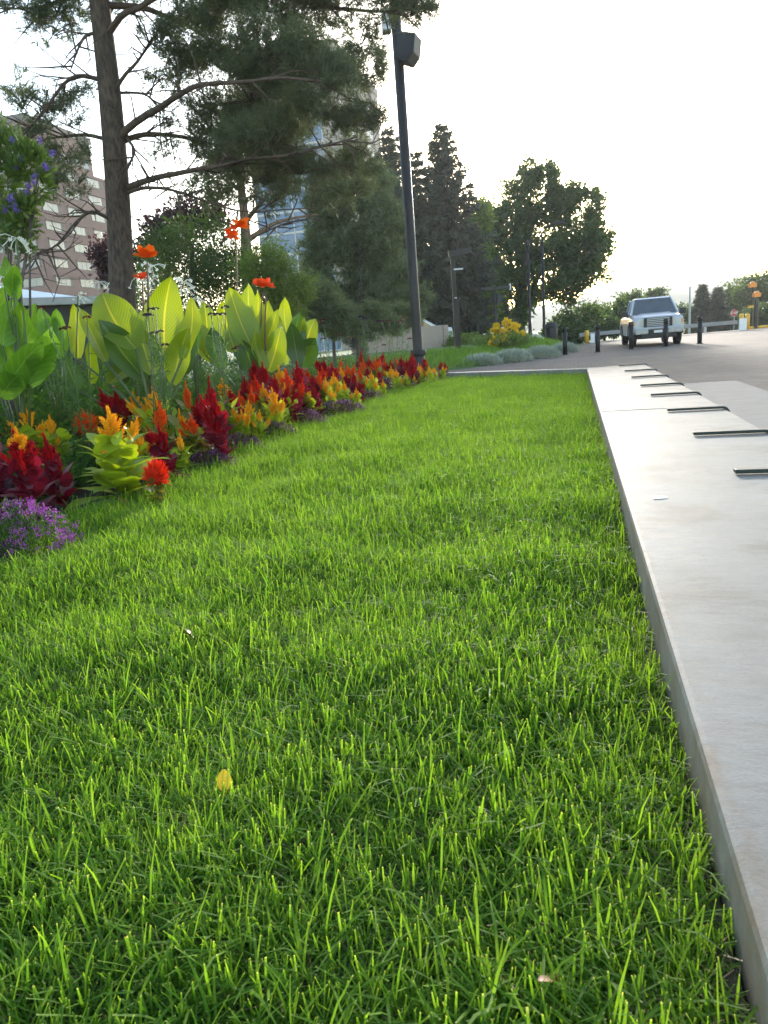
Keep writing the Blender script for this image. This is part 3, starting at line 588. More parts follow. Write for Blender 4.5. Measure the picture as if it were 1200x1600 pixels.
# hand labelled near plants
celosia(2, 652, 800, 'red', 'crimson celosia cut by the picture edge above the purple alyssum', True, plumes=2, leafs=30)
celosia(56, 672, 818, 'red', 'crimson celosia with a yellow flame tip and big maroon leaves', True, bicolor=True, leafs=34, pw=1.25, phf=.40)
celosia(104, 676, 800, 'red', 'narrow crimson celosia leaning beside the yellow tipped one', True, lean=-.14, pw=.75, phf=.5, leafs=24)
celosia(62, 630, 752, 'yellow', 'bushy lime celosia with several short yellow plumes behind the maroon leaves', True, plumes=5, leafs=46, phf=.26)
celosia(92, 648, 748, 'yellow', 'second bushy lime celosia behind the narrow crimson one', True, plumes=3, leafs=44, phf=.24)
celosia(142, 646, 728, 'orange', 'round orange celosia head on a bare stem among green filler', True, ball=True, leafs=14, phf=.38, pw=1.15)
celosia(195, 636, 786, 'yellow', 'tall lime leaved celosia with one golden plume at the lawn edge', True, plumes=2, leafs=48, phf=.34)
celosia(250, 722, 792, 'scarlet', 'round orange red celosia head resting low on the lawn edge', True, ball=True, leafs=22, phf=.46, pw=1.1)
celosia(200, 606, 715, 'red', 'bright crimson celosia behind the tall lime leaved one', True, plumes=2, leafs=24, phf=.48, pw=1.0)
celosia(226, 612, 712, 'yellow', 'small yellow celosia between the bright crimson one and orange spike', True, leafs=20, phf=.3)
celosia(262, 603, 722, 'yellow', 'broad lime celosia with pale yellow crest behind an orange spike', True, plumes=3, leafs=40, phf=.3)
celosia(264, 626, 735, 'orange', 'orange spike celosia nestled in the broad lime one', True, leafs=14, phf=.4, pw=.8)
celosia(264, 664, 758, 'red', 'low dark crimson celosia behind the round orange red head', True, plumes=3, leafs=30, phf=.36)
celosia(306, 597, 706, 'orange', 'slender orange spike celosia standing before dark foliage', True, leafs=12, phf=.34, pw=.5)
celosia(320, 622, 712, 'red', 'short crimson celosia at the foot of the tallest crimson spike', True, leafs=18, phf=.4)
celosia(336, 588, 712, 'red', 'tall slim crimson spike celosia with pale tip', True, leafs=12, phf=.52, pw=.45)
celosia(346, 618, 726, 'red', 'stout crimson celosia with purple maroon leaves at the lawn edge', True, plumes=3, leafs=36, phf=.46)
celosia(312, 648, 728, 'orange', 'orange crested celosia with bronze green foliage at the lawn edge', True, plumes=3, leafs=40, phf=.32)
celosia(362, 591, 700, 'yellow', 'yellow button celosia with lime leaves behind stout crimson one', True, leafs=26, phf=.22)
# the rest: photo x, top y, base y, kind
REST = [(176, 690, 768, 'yellow'), (228, 668, 752, 'yellow'), (286, 676, 742, 'yellow'), (330, 668, 722, 'orange'), (372, 634, 700, 'yellow'), (396, 626, 692, 'yellow'), (448, 626, 676, 'yellow'), (484, 604, 660, 'yellow'), (532, 600, 642, 'yellow'), (574, 588, 626, 'yellow'), (242, 622, 712, 'yellow'), (288, 640, 722, 'yellow'), (302, 662, 728, 'yellow'), (408, 640, 694, 'yellow'), (384, 640, 698, 'yellow'), (486, 618, 660, 'yellow'), (502, 622, 654, 'yellow'), (560, 606, 640, 'yellow'), (600, 594, 622, 'yellow'), (628, 590, 612, 'yellow'), (648, 586, 607, 'yellow'), (470, 580, 662, 'red'), (420, 566, 668, 'red'), (372, 604, 696, 'red'), (528, 566, 636, 'red'), (594, 554, 610, 'red'), (614, 562, 606, 'red'), (390, 588, 674, 'red'), (406, 562, 664, 'red'), (408, 586, 676, 'scarlet'), (386, 610, 684, 'orange'), (402, 606, 684, 'orange'), (418, 600, 676, 'yellow'), (434, 606, 684, 'yellow'),
 (430, 624, 686, 'yellow'), (424, 576, 664, 'red'), (440, 584, 676, 'red'), (456, 577, 668, 'scarlet'), (446, 572, 660, 'yellow'), (452, 598, 672, 'yellow'), (474, 564, 654, 'red'), (466, 604, 668, 'red'), (476, 598, 662, 'scarlet'), (458, 616, 672, 'red'),
 (494, 584, 648, 'red'), (486, 576, 646, 'scarlet'), (496, 598, 656, 'red'), (512, 572, 640, 'scarlet'), (504, 580, 646, 'orange'), (520, 606, 650, 'yellow'), (512, 590, 646, 'yellow'), (510, 558, 628, 'red'), (526, 582, 640, 'yellow'),
 (540, 560, 622, 'scarlet'), (548, 570, 626, 'orange'), (540, 596, 640, 'yellow'), (556, 582, 634, 'red'), (566, 574, 628, 'orange'), (546, 582, 632, 'red'), (566, 596, 634, 'red'), (552, 614, 640, 'yellow'), (536, 574, 628, 'yellow'),
 (570, 546, 612, 'red'), (572, 561, 616, 'orange'), (580, 556, 614, 'red'), (592, 560, 614, 'orange'), (584, 580, 624, 'yellow'), (588, 594, 626, 'yellow'), (576, 572, 618, 'red'), (604, 562, 606, 'scarlet'), (594, 578, 620, 'red'),
 (613, 572, 611, 'yellow'), (621, 577, 614, 'yellow'), (637, 580, 611, 'yellow'), (630, 556, 604, 'red'), (640, 560, 606, 'red'), (646, 552, 600, 'red'), (650, 570, 606, 'red'), (642, 574, 610, 'red'), (656, 568, 604, 'yellow'), (661, 570, 603, 'orange'),
 (672, 572, 601, 'yellow'), (680, 576, 600, 'yellow'), (664, 558, 598, 'red'), (622, 558, 602, 'scarlet'), (690, 564, 594, 'red'), (697, 566, 592, 'red'), (693, 571, 595, 'yellow'), (668, 562, 598, 'scarlet')]
for (x, yt, yb, k) in REST:
    r_ = random.Random(x*7+yt); celosia(x, yt, yb, k, near=x < 300, plumes=r_.choice((1, 2, 3)), phf=r_.uniform(.28, .42), pw=r_.uniform(.7, .98))

# alyssum mounds
def mound(px, rxm, rym, hm, label, m_fl, m_lf, nf, nl, name='alyssum', cat='flower', group='purple alyssum mounds along the lawn', fs=0.0055, heads=None):
    p = gz(*px, LAWN_Z); p.z = LAWN_Z
    t = thing(name, label, cat, p, group)
    def dome(n, lo):
        d = rand_dirs(n); d[:, 2] = np.abs(d[:, 2]); rr = rng.uniform(lo, 1.0, (n, 1))**0.5
        P = d*rr*np.array([rxm, rym, hm]); P[:, 2] += 0.0; return P, d
    P, d = dome(nl, 0.1); L = rng.uniform(.018, .035, nl)*(fs/0.0055); Vv, F = leaves_np(P, d+rng.normal(0, .5, (nl, 3))+np.array([0, 0, .4]), L, L*0.18)
    put('foliage', np_mesh('foliage', Vv, F, m_lf), t, kind='stuff')
    if nf:
        nh = heads or nf//22; Hc, hd = dome(nh, 0.75); Hc = Hc*1.05
        idx = rng.integers(0, nh, nf); Pf = Hc[idx] + rng.normal(0, fs*1.5, (nf, 3)); Vv, F = leaves_np(Pf, rand_dirs(nf)+np.array([0, 0, .5]), fs*rng.uniform(.8, 1.3, nf), fs*1.0)
        put('blossoms', np_mesh('blossoms', Vv, F, m_fl), t, kind='stuff')
    return t
mound((22, 868), .27, .20, .22, 'large bright purple alyssum mound spilling over the near lawn corner', M['alyssum'], M['herb'], 6500, 2600, heads=210)
mound((-30, 800), .25, .22, .24, 'dark violet leafy alyssum mound half out of view beside crimson celosia', M['alyssum_dim'], M['leaf_plum'], 1500, 2200)
mound((415, 688), .28, .18, .16, 'purple alyssum mound between the stout crimson celosia and lawn', M['alyssum_dim'], M['leaf_plum'], 2600, 1800)
mound((375, 706), .20, .14, .13, 'dusky purple alyssum mound under purple maroon celosia leaves', M['alyssum_dim'], M['leaf_plum'], 1200, 1200)
mound((478, 668), .22, .16, .15, 'purple alyssum mound just past the slanting crimson celosia', M['alyssum_dim'], M['leaf_plum'], 1400, 1000, fs=.007)
mound((330, 732), .18, .13, .12, 'small purple alyssum mound at the foot of the bronze leaved celosia', M['alyssum_dim'], M['leaf_plum'], 1100, 900)
mound((568, 630), .28, .18, .15, 'purple alyssum mound below the mixed orange and crimson plumes', M['alyssum_dim'], M['leaf_plum'], 1500, 1000, fs=.008)
mound((530, 650), .30, .2, .16, 'purple alyssum mound midway along the border at the lawn', M['alyssum_dim'], M['leaf_plum'], 2200, 1500, fs=.007)
mound((448, 664), .2, .2, .15, 'small dusky alyssum mound below the slanting crimson celosia', M['alyssum_dim'], M['leaf_plum'], 900, 900, fs=.007)
mound((608, 612), .42, .25, .18, 'purple alyssum mound near the far end of the border', M['alyssum_dim'], M['leaf_plum'], 2200, 1500, fs=.009)
mound((640, 604), .25, .2, .13, 'small farthest purple alyssum mound by the lamp post', M['alyssum_dim'], M['leaf_plum'], 900, 900, fs=.009)

# low green filler: one uncountable mass
def in_bed(n, ymin=2.2, ymax=12.5, depth=4.0, off=0.12):
    y = rng.uniform(ymin, ymax, n); e = np.array([edge_x(v) for v in y]); u = rng.random(n)**1.2*depth+off
    return np.stack([e-u, y, np.full(n, LAWN_Z)], 1), u
def undergrowth(name, m, nstem, ymin, ymax, hlo, hhi, leafl, leafw, per, depth, off, label, minor=0.0):
    B, u = in_bed(nstem, ymin, ymax, depth, off); hgt = (hlo + (hhi-hlo)*np.clip((u-.45)/1.6, 0, 1))*rng.uniform(.6, 1.1, nstem)
    cp = np.array([(o.location.x, o.location.y) for o in COL.objects if o.name.startswith('celosia') and o.parent is None])
    cq = np.concatenate([cp+np.array([.0, .0]), cp+np.array([.04, -.17]), cp+np.array([.08, -.34])]); dist = np.min(np.linalg.norm(B[:, None, :2]-cq[None], axis=2), axis=1); keep = dist > np.where(u < 1.0, .20, .06); B, u, hgt = B[keep], u[keep], hgt[keep]; nstem = len(B)
    lean = rng.normal(0, .18, (nstem, 2)); f = np.tile(np.linspace(.12, 1, per), nstem); idx = np.repeat(np.arange(nstem), per)
    P = B[idx].copy(); P[:, 2] += f*hgt[idx]; P[:, :2] += lean[idx]*(f*hgt[idx])[:, None]
    a = rng.uniform(0, 6.28, len(P)); el = rng.uniform(.1, 1.0, len(P)); D = np.stack([np.cos(a)*np.cos(el), np.sin(a)*np.cos(el), np.sin(el)], 1)
    L = leafl*rng.uniform(.6, 1.25, len(P)); Vv, F = leaves_np(P, D, L, L*leafw)
    o = put(name, np_mesh(name, Vv, F, m)); tag(o, label, 'foliage', kind='stuff')
undergrowth('undergrowth', M['herb'], 2300, 2.2, 7.5, .16, .78, .066, .36, 24, 3.0, .16, 'dense low green leafy filler covering the near flower bed')
undergrowth('undergrowth', M['herb'], 1000, 7.0, 12.4, .2, .75, .065, .26, 24, 3.5, .35, 'dark green leafy filler behind the celosias in the far bed')
undergrowth('undergrowth', M['leaf_plum'], 160, 3.0, 8.0, .15, .34, .075, .45, 16, 1.0, .25, 'dark plum coloured leaves scattered low in the bed')
undergrowth('undergrowth', M['herb_grey'], 260, 3.0, 5.2, .05, .16, .022, .10, 70, .7, .03, 'fine feathery seedlings on the bare soil near the lawn')

# flat blades of the lawn edge leaning over the bed
# ---- big leaves from photo outlines: base, tip (photo px), width px, depth
def big_leaf(parent, base, tip, wpx, Y, m, dY=0.0, yaw=0.0, bow=0.12, fold=0.25, n=10, wave=0.02, shape=1.0):
    """paddle leaf grown from base to tip, its face turned to the camera by yaw"""
    A = at(*base, Y); B = at(*tip, Y+dY); d = (B-A); L = d.length; d.normalize()
    curl = random.uniform(-.02, .22); skew = random.uniform(-.12, .12); fold *= random.uniform(.6, 1.7); wave *= random.uniform(.8, 2.0)
    W = wpx/ppm(A); toc = (CAM-A).normalized(); side = d.cross(toc).normalized(); nrm = side.cross(d)
    rot = Matrix.Rotation(yaw, 3, d); side = rot @ side; nrm = rot @ nrm
    mb = MB(); vs = []; uvs = []; cs = 7; ph = random.uniform(0, 6)
    for i in range(n+1):
        f = i/n; wd = W*0.5*(math.sin(math.pi*min(1.0, 0.03+f*0.97)**0.82)**0.75)*(1.0 if f < 1 else 0) + (0.003 if f < 1 else 0)
        c = A + d*L*(f-curl*.35*f**4) + nrm*(-bow*L*math.sin(math.pi*f*0.9) - curl*L*f**4) + side*skew*L*math.sin(math.pi*f)*.5
        for k in range(cs):
            u = k/(cs-1)*2-1
            vs.append(c + side*wd*u + nrm*(fold*wd*abs(u) + wave*L*math.sin(f*11+ph+u)*abs(u)**2) - A); uvs.append((0.5+0.5*u, f))
    mb.add(vs, [(i*cs+k, i*cs+k+1, (i+1)*cs+k+1, (i+1)*cs+k) for i in range(n) for k in range(cs-1)], uvs)
    o = mb.build('leaf', m, parent, smooth=True); o.location = A - parent.location
    return o
def stalk(parent, pts, r0, r1, m, name='stem'):
    mb = MB(); n = len(pts); mb.tube([p-parent.location for p in pts], [r0+(r1-r0)*i/(n-1) for i in range(n)], 7); return mb.build(name, m, parent, smooth=True)
def soil(x, Y, ref_y=600):
    p = at(x, ref_y, Y); p.z = 0.38; return p
def canna_flower(parent, c, R, m, seed, npet=6):
    r_ = random.Random(seed); loc = c-parent.location
    for k in range(npet):
        a = k*2.39+r_.uniform(-.3, .3); el = r_.uniform(-.2, 1.1); mb = MB(); vs = []; uvs = []; n = 5; cs = 5
        d = Vector((math.cos(a)*math.cos(el), math.sin(a)*math.cos(el), math.sin(el))); s_ = d.cross(Vector((.1, .2, 1))).normalized(); u_ = s_.cross(d)
        L = R*r_.uniform(.8, 1.15)
        for i in range(n+1):
            f = i/n; wd = R*0.42*math.sin(math.pi*(0.08+0.8*f))**0.8
            for q in range(cs):
                u = q/(cs-1)*2-1; vs.append(d*L*f + s_*wd*u + u_*(0.25*L*f*f*(1 if k % 2 else -1)*.6 + 0.10*R*math.sin(5*u+7*f+k)*f)); uvs.append((q/4, f))
        mb.add(vs, [(i*cs+k2, i*cs+k2+1, (i+1)*cs+k2+1, (i+1)*cs+k2) for i in range(n) for k2 in range(cs-1)], uvs)
        o = mb.build('petal', m, parent, smooth=True); o.location = loc

def canna(label, x0, Y, leaves, extra=None):
    b = soil(x0, Y); t = thing('canna', label, 'plant', b, 'striped cannas in the flower bed')
    for (base, tip, wpx, mk, dY, yaw) in leaves:
        dy0 = random.uniform(-.12, .12)
        big_leaf(t, base, tip, wpx, Y+dy0, M[mk], dY, yaw)
        A = at(*base, Y+dy0)
        stalk(t, [b + Vector((random.uniform(-.08, .08), random.uniform(-.05, .05), -.03)), (A+b)*0.5 + Vector(((b.x-A.x)*.15, 0, .04)), A], .016, .007, M['stem'], 'leaf_stalk')
    return t
C1 = [((212, 545), (157, 436), 68, 'canna', .10, .25), ((258, 560), (267, 429), 62, 'canna', .05, -.1), ((226, 592), (163, 494), 52, 'canna_shaded', -.25, .5), ((165, 565), (131, 468), 32, 'canna', .1, .7),
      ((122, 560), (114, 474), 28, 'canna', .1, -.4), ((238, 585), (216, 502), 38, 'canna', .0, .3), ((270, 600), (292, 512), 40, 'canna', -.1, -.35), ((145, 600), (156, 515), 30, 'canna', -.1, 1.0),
      ((192, 600), (178, 540), 34, 'canna_shaded', .1, .3), ((235, 560), (243, 462), 34, 'canna', .15, .6), ((288, 585), (300, 470), 32, 'canna_shaded', .15, .4), ((285, 560), (288, 450), 36, 'canna', .2, -.6), ((170, 600), (205, 545), 34, 'canna', .2, -.6), ((120, 610), (100, 545), 30, 'canna_shaded', .0, .5)]
tA = canna('broad striped canna with glowing yellow leaves and a red orange bloom beside the pine trunk', 232, 5.6, C1)
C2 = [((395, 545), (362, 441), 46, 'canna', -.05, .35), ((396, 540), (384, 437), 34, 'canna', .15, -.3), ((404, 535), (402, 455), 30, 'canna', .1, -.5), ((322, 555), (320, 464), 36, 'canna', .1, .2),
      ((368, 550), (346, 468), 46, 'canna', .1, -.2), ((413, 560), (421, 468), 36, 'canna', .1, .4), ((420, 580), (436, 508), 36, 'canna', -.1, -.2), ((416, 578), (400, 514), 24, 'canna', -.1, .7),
      ((330, 565), (303, 494), 36, 'canna', .0, .3), ((372, 560), (380, 480), 34, 'canna_shaded', .2, .2), ((408, 556), (432, 480), 26, 'canna', .15, -.5), ((345, 575), (335, 505), 32, 'canna_shaded', .0, .4), ((395, 590), (372, 530), 30, 'canna_shaded', -.1, -.4)]
tB = canna('tall canna clump with orange and red blooms on dark stalks', 385, 7.4, C2)
C3 = [((462, 560), (446, 462), 30, 'canna', .1, .4), ((463, 560), (471, 486), 32, 'canna_shaded', .0, .3), ((474, 556), (491, 489), 34, 'canna', .1, -.3), ((470, 562), (480, 494), 28, 'canna', -.05, .8),
      ((456, 565), (440, 492), 22, 'canna', .0, .9), ((470, 572), (492, 529), 36, 'canna_shaded', -.2, -.3), ((448, 570), (434, 494), 22, 'canna', .1, -.6), ((466, 570), (456, 505), 30, 'canna_shaded', -.1, .2)]
tC = canna('smaller canna clump without blooms nearest the lamp post', 462, 8.6, C3)
# canna flower stalks and blooms
def bloom(t, x0, pts, Y, flowers, m, seed):
    P = [at(x, y, Y) for x, y in pts]; b = soil(x0, Y); stalk(t, [b]+P, .012, .005, M['stem_red'], 'flower_stalk')
    for i, (fx, fy, rp) in enumerate(flowers):
        c = at(fx, fy, Y-0.02); canna_flower(t, c, 1.35*rp/ppm(c), m, seed+i, 8)
bloom(tA, 232, [(232, 520), (231, 450), (230, 408)], 5.7, [(230, 402, 15)], M['canna_flower'], 3)
bloom(tA, 228, [(224, 480), (223, 440)], 5.72, [(222, 434, 9)], M['canna_red'], 8)
bloom(tB, 375, [(372, 500), (370, 430), (369, 376)], 7.45, [(374, 353, 14), (363, 371, 11)], M['canna_flower'], 21)
bloom(tB, 412, [(414, 520), (415, 480), (416, 456)], 7.42, [(413, 446, 14)], M['canna_red'], 31)
bloom(tB, 408, [(408, 520), (408, 480), (411, 456)], 7.46, [], M['canna_red'], 41)

# flowering tobacco: big soft leaves at the left, white trumpets
def trumpets(t, c, n, R, seed):
    r_ = random.Random(seed)
    for k in range(n):
        a = r_.uniform(0, 6.28); el = r_.uniform(-.9, .35); d = Vector((math.cos(a)*math.cos(el), math.sin(a)*math.cos(el), math.sin(el)))
        L = R*r_.uniform(.7, 1.1); p0 = c - t.location; p1 = p0 + d*L*.6 + Vector((0, 0, .08*L)); p2 = p0 + d*L - Vector((0, 0, .12*L))
        mb = MB(); mb.tube([p0, p1, p2], [R*.018, R*.025, R*.035], 6)
        ax = (p2-p1).normalized(); s_ = ax.cross(Vector((.2, .1, 1))).normalized(); u_ = s_.cross(ax)
        vs = [p2]; 
        for q in range(10):
            an = q*math.pi/5; rr = R*(.17 if q % 2 == 0 else .09); vs.append(p2 + ax*R*.05 + (s_*math.cos(an)+u_*math.sin(an))*rr)
        mb.add(vs, [(0, 1+q, 1+(q+1) % 10) for q in range(10)]); mb.build('flower', M['white_flower'], t)
def tobacco(label, x0, Y, leaves, heads, seed):
    b = soil(x0, Y); t = thing('tobacco_plant', label, 'plant', b, 'white flowering tobacco plants')
    for (base, tip, wpx, dY, yaw) in leaves:
        big_leaf(t, base, tip, wpx, Y+random.uniform(-.1, .1), M['tobacco'], dY, yaw, bow=.18, wave=.03)
        A = at(*base, Y); stalk(t, [b+(A-b)*.25, A], .006, .004, M['stem'], 'leaf_stalk')
    for (hx, hy, n, rp) in heads:
        c = at(hx, hy, Y); stalk(t, [b, (b+c)*.5+Vector((.02, 0, 0)), c], .010, .004, M['stem']); trumpets(t, c, n, rp/ppm(c), seed+hx)
    return t
tobacco('large soft leaved tobacco plant with white trumpets at the left picture edge', 20, 4.75,
  [((8, 560), (10, 440), 40, .1, .3), ((22, 575), (30, 475), 42, -.1, -.2), ((30, 600), (78, 512), 40, -.2, -.4), ((8, 610), (62, 555), 40, -.3, .3), ((5, 540), (35, 462), 40, .15, .5), ((30, 545), (48, 462), 26, .1, -.5), ((18, 425), (26, 470), 24, 0, .3),
   ((-5, 590), (-20, 470), 50, .0, .2), ((22, 465), (30, 420), 26, -.1, .4), ((45, 600), (85, 545), 40, -.1, .4), ((16, 455), (2, 395), 18, .0, -.4), ((0, 620), (30, 590), 40, -.2, .2)],
  [(26, 372, 13, 26), (4, 432, 9, 22)], 5)
tobacco('tobacco plant with white trumpets and pale green leaves before the dark pavilion wall', 82, 5.4,
  [((75, 540), (66, 470), 26, .1, .3), ((85, 545), (84, 480), 26, 0, -.4), ((70, 560), (50, 500), 30, 0, .5), ((95, 560), (90, 495), 26, -.1, .3), ((62, 560), (78, 500), 24, -.1, .2)],
  [(122, 462, 10, 16)], 15)
tobacco('tobacco plant with white trumpets hanging around the red orange canna bloom', 222, 6.3,
  [((205, 560), (195, 480), 24, .1, .3), ((240, 560), (250, 470), 24, .1, -.3)], [(213, 432, 9, 20), (236, 416, 10, 22), (232, 432, 8, 18), (155, 440, 9, 16)], 25)
tobacco('tobacco plant with drooping white trumpets between two canna clumps', 300, 6.8,
  [((300, 560), (310, 480), 22, .1, .3)], [(286, 441, 12, 20), (302, 466, 10, 18), (292, 452, 7, 15)], 35)

# pincushion flowers: thin stems, dark heads
def pincushion(label, x0, Y, heads, m, seed, rpx=6):
    r_ = random.Random(seed); b = soil(x0, Y); t = thing('pincushion_plant', label, 'flower', b, 'dark pincushion flowers in the bed')
    for (hx, hy) in heads:
        c = at(hx, hy, Y+r_.uniform(-.1, .1)); b0 = b + Vector((r_.uniform(-.1, .1), r_.uniform(-.1, .1), 0)); R = rpx/ppm(c)*r_.uniform(.85, 1.15)
        st = stalk(t, [b0, (b0*.45+c*.55)+Vector((r_.uniform(-.03, .03), 0, 0)), c], .004, .0025, M['stem'])
        n = 70; d = rand_dirs(n); d[:, 2] = np.abs(d[:, 2])*.7; P = d*np.array([R*.7, R*.7, R*.45]); Vv, F = leaves_np(P, d, R*.5, R*.34)
        o = put('flower_head', np_mesh('flower_head', Vv, F, m), t); o.location = c - b
        nl = 50; f = rng.random(nl)[:, None]; P = np.array(b0-b)*(1-f) + np.array(c-b)*f*0.85 + 0; D = rand_dirs(nl)+np.array([0, 0, .6]); Vv, F = leaves_np(P, D, .07, .010)
        put('leaves', np_mesh('leaves', Vv, F, M['herb_grey']), t, kind='stuff')
pincushion('dark purple pincushion flowers in front of the broad canna leaves', 245, 4.9, [(236, 484), (228, 493), (243, 483), (233, 494), (250, 519), (240, 522), (258, 540)], M['dark_flower'], 1)
pincushion('blackish purple pincushion flowers left of the tall canna clump', 335, 5.6, [(327, 480), (352, 481), (331, 492), (340, 493), (348, 492)], M['dark_flower'], 2)
pincushion('dark red pincushion flowers near the tobacco leaves', 112, 4.6, [(104, 513), (98, 515), (136, 497), (66, 482)], M['wine_flower'], 3)
pincushion('dark red pincushion flowers just right of the canna clumps', 520, 9.6, [(498, 504), (504, 501), (532, 525), (505, 530), (548, 530)], M['wine_flower'], 4, 4)
pincushion('tall purple black pincushion flowers before the pale wall', 575, 10.6, [(564, 496), (570, 499), (574, 508), (575, 521), (575, 529), (562, 523), (592, 503)], M['dark_flower'], 5, 4)
pincushion('small dark red pincushion flowers beside the lamp post', 620, 11.6, [(597, 502), (608, 502), (630, 498), (626, 504), (640, 530), (600, 540)], M['wine_flower'], 6, 4)
pincushion('low wine red pincushion flower below the canna stalks', 370, 6.4, [(371, 543), (366, 546)], M['wine_flower'], 7, 5)

# violet flowered shrub at the left edge
def violet_shrub():
    Y = 4.9; b = soil(-10, Y); t = thing('flowering_shrub', 'tall shrub with small leaves and violet flowers at the left picture edge', 'shrub', b)
    cl = [(12, 235, 30, 45), (45, 265, 32, 38), (15, 300, 40, 45), (40, 335, 30, 30), (-20, 260, 40, 70), (-15, 350, 45, 60), (25, 370, 25, 30), (60, 290, 18, 20), (62, 255, 14, 18)]
    Pl, Dl = [], []
    for (x, y, rx, ry) in cl:
        c = at(x, y, Y); s = 1/ppm(c); stalk(t, [b, (b+c)*.5 + Vector((random.uniform(-.1, .1), 0, .1)), c], .012, .004, M['bark2'], 'branch')
        n = int(rx*ry*0.27); d = rand_dirs(n)*(rng.random((n, 1))**.5); cc = rand_dirs(9)*.7; d = cc[rng.integers(0, 9, n)]+d*.42; P = np.array(c-b) + d*np.array([rx*s, (rx+ry)*.5*s, ry*s]); Pl.append(P); Dl.append(d+rng.normal(0, .5, (n, 3))+np.array([0, 0, .5]))
    P, D = np.concatenate(Pl), np.concatenate(Dl); L = rng.uniform(.04, .085, len(P)); Vv, F = leaves_np(P, D, L, L*.28); put('foliage', np_mesh('foliage', Vv, F, M['shrub']), t, kind='stuff')
    for (x, y) in [(63, 220), (82, 240), (18, 218), (34, 250), (25, 262), (72, 262), (70, 258), (55, 275), (52, 285), (44, 290), (18, 308), (22, 322), (8, 328), (15, 312), (40, 300), (24, 328)]:
        c = at(x, y, Y-.12); n = 34; R = 5/ppm(c); P = rng.normal(0, R*.45, (n, 3)); Vv, F = leaves_np(P, rand_dirs(n), R*.5, R*.42); o = put('flower', np_mesh('flower', Vv, F, M['violet']), t); o.location = c-b
violet_shrub()

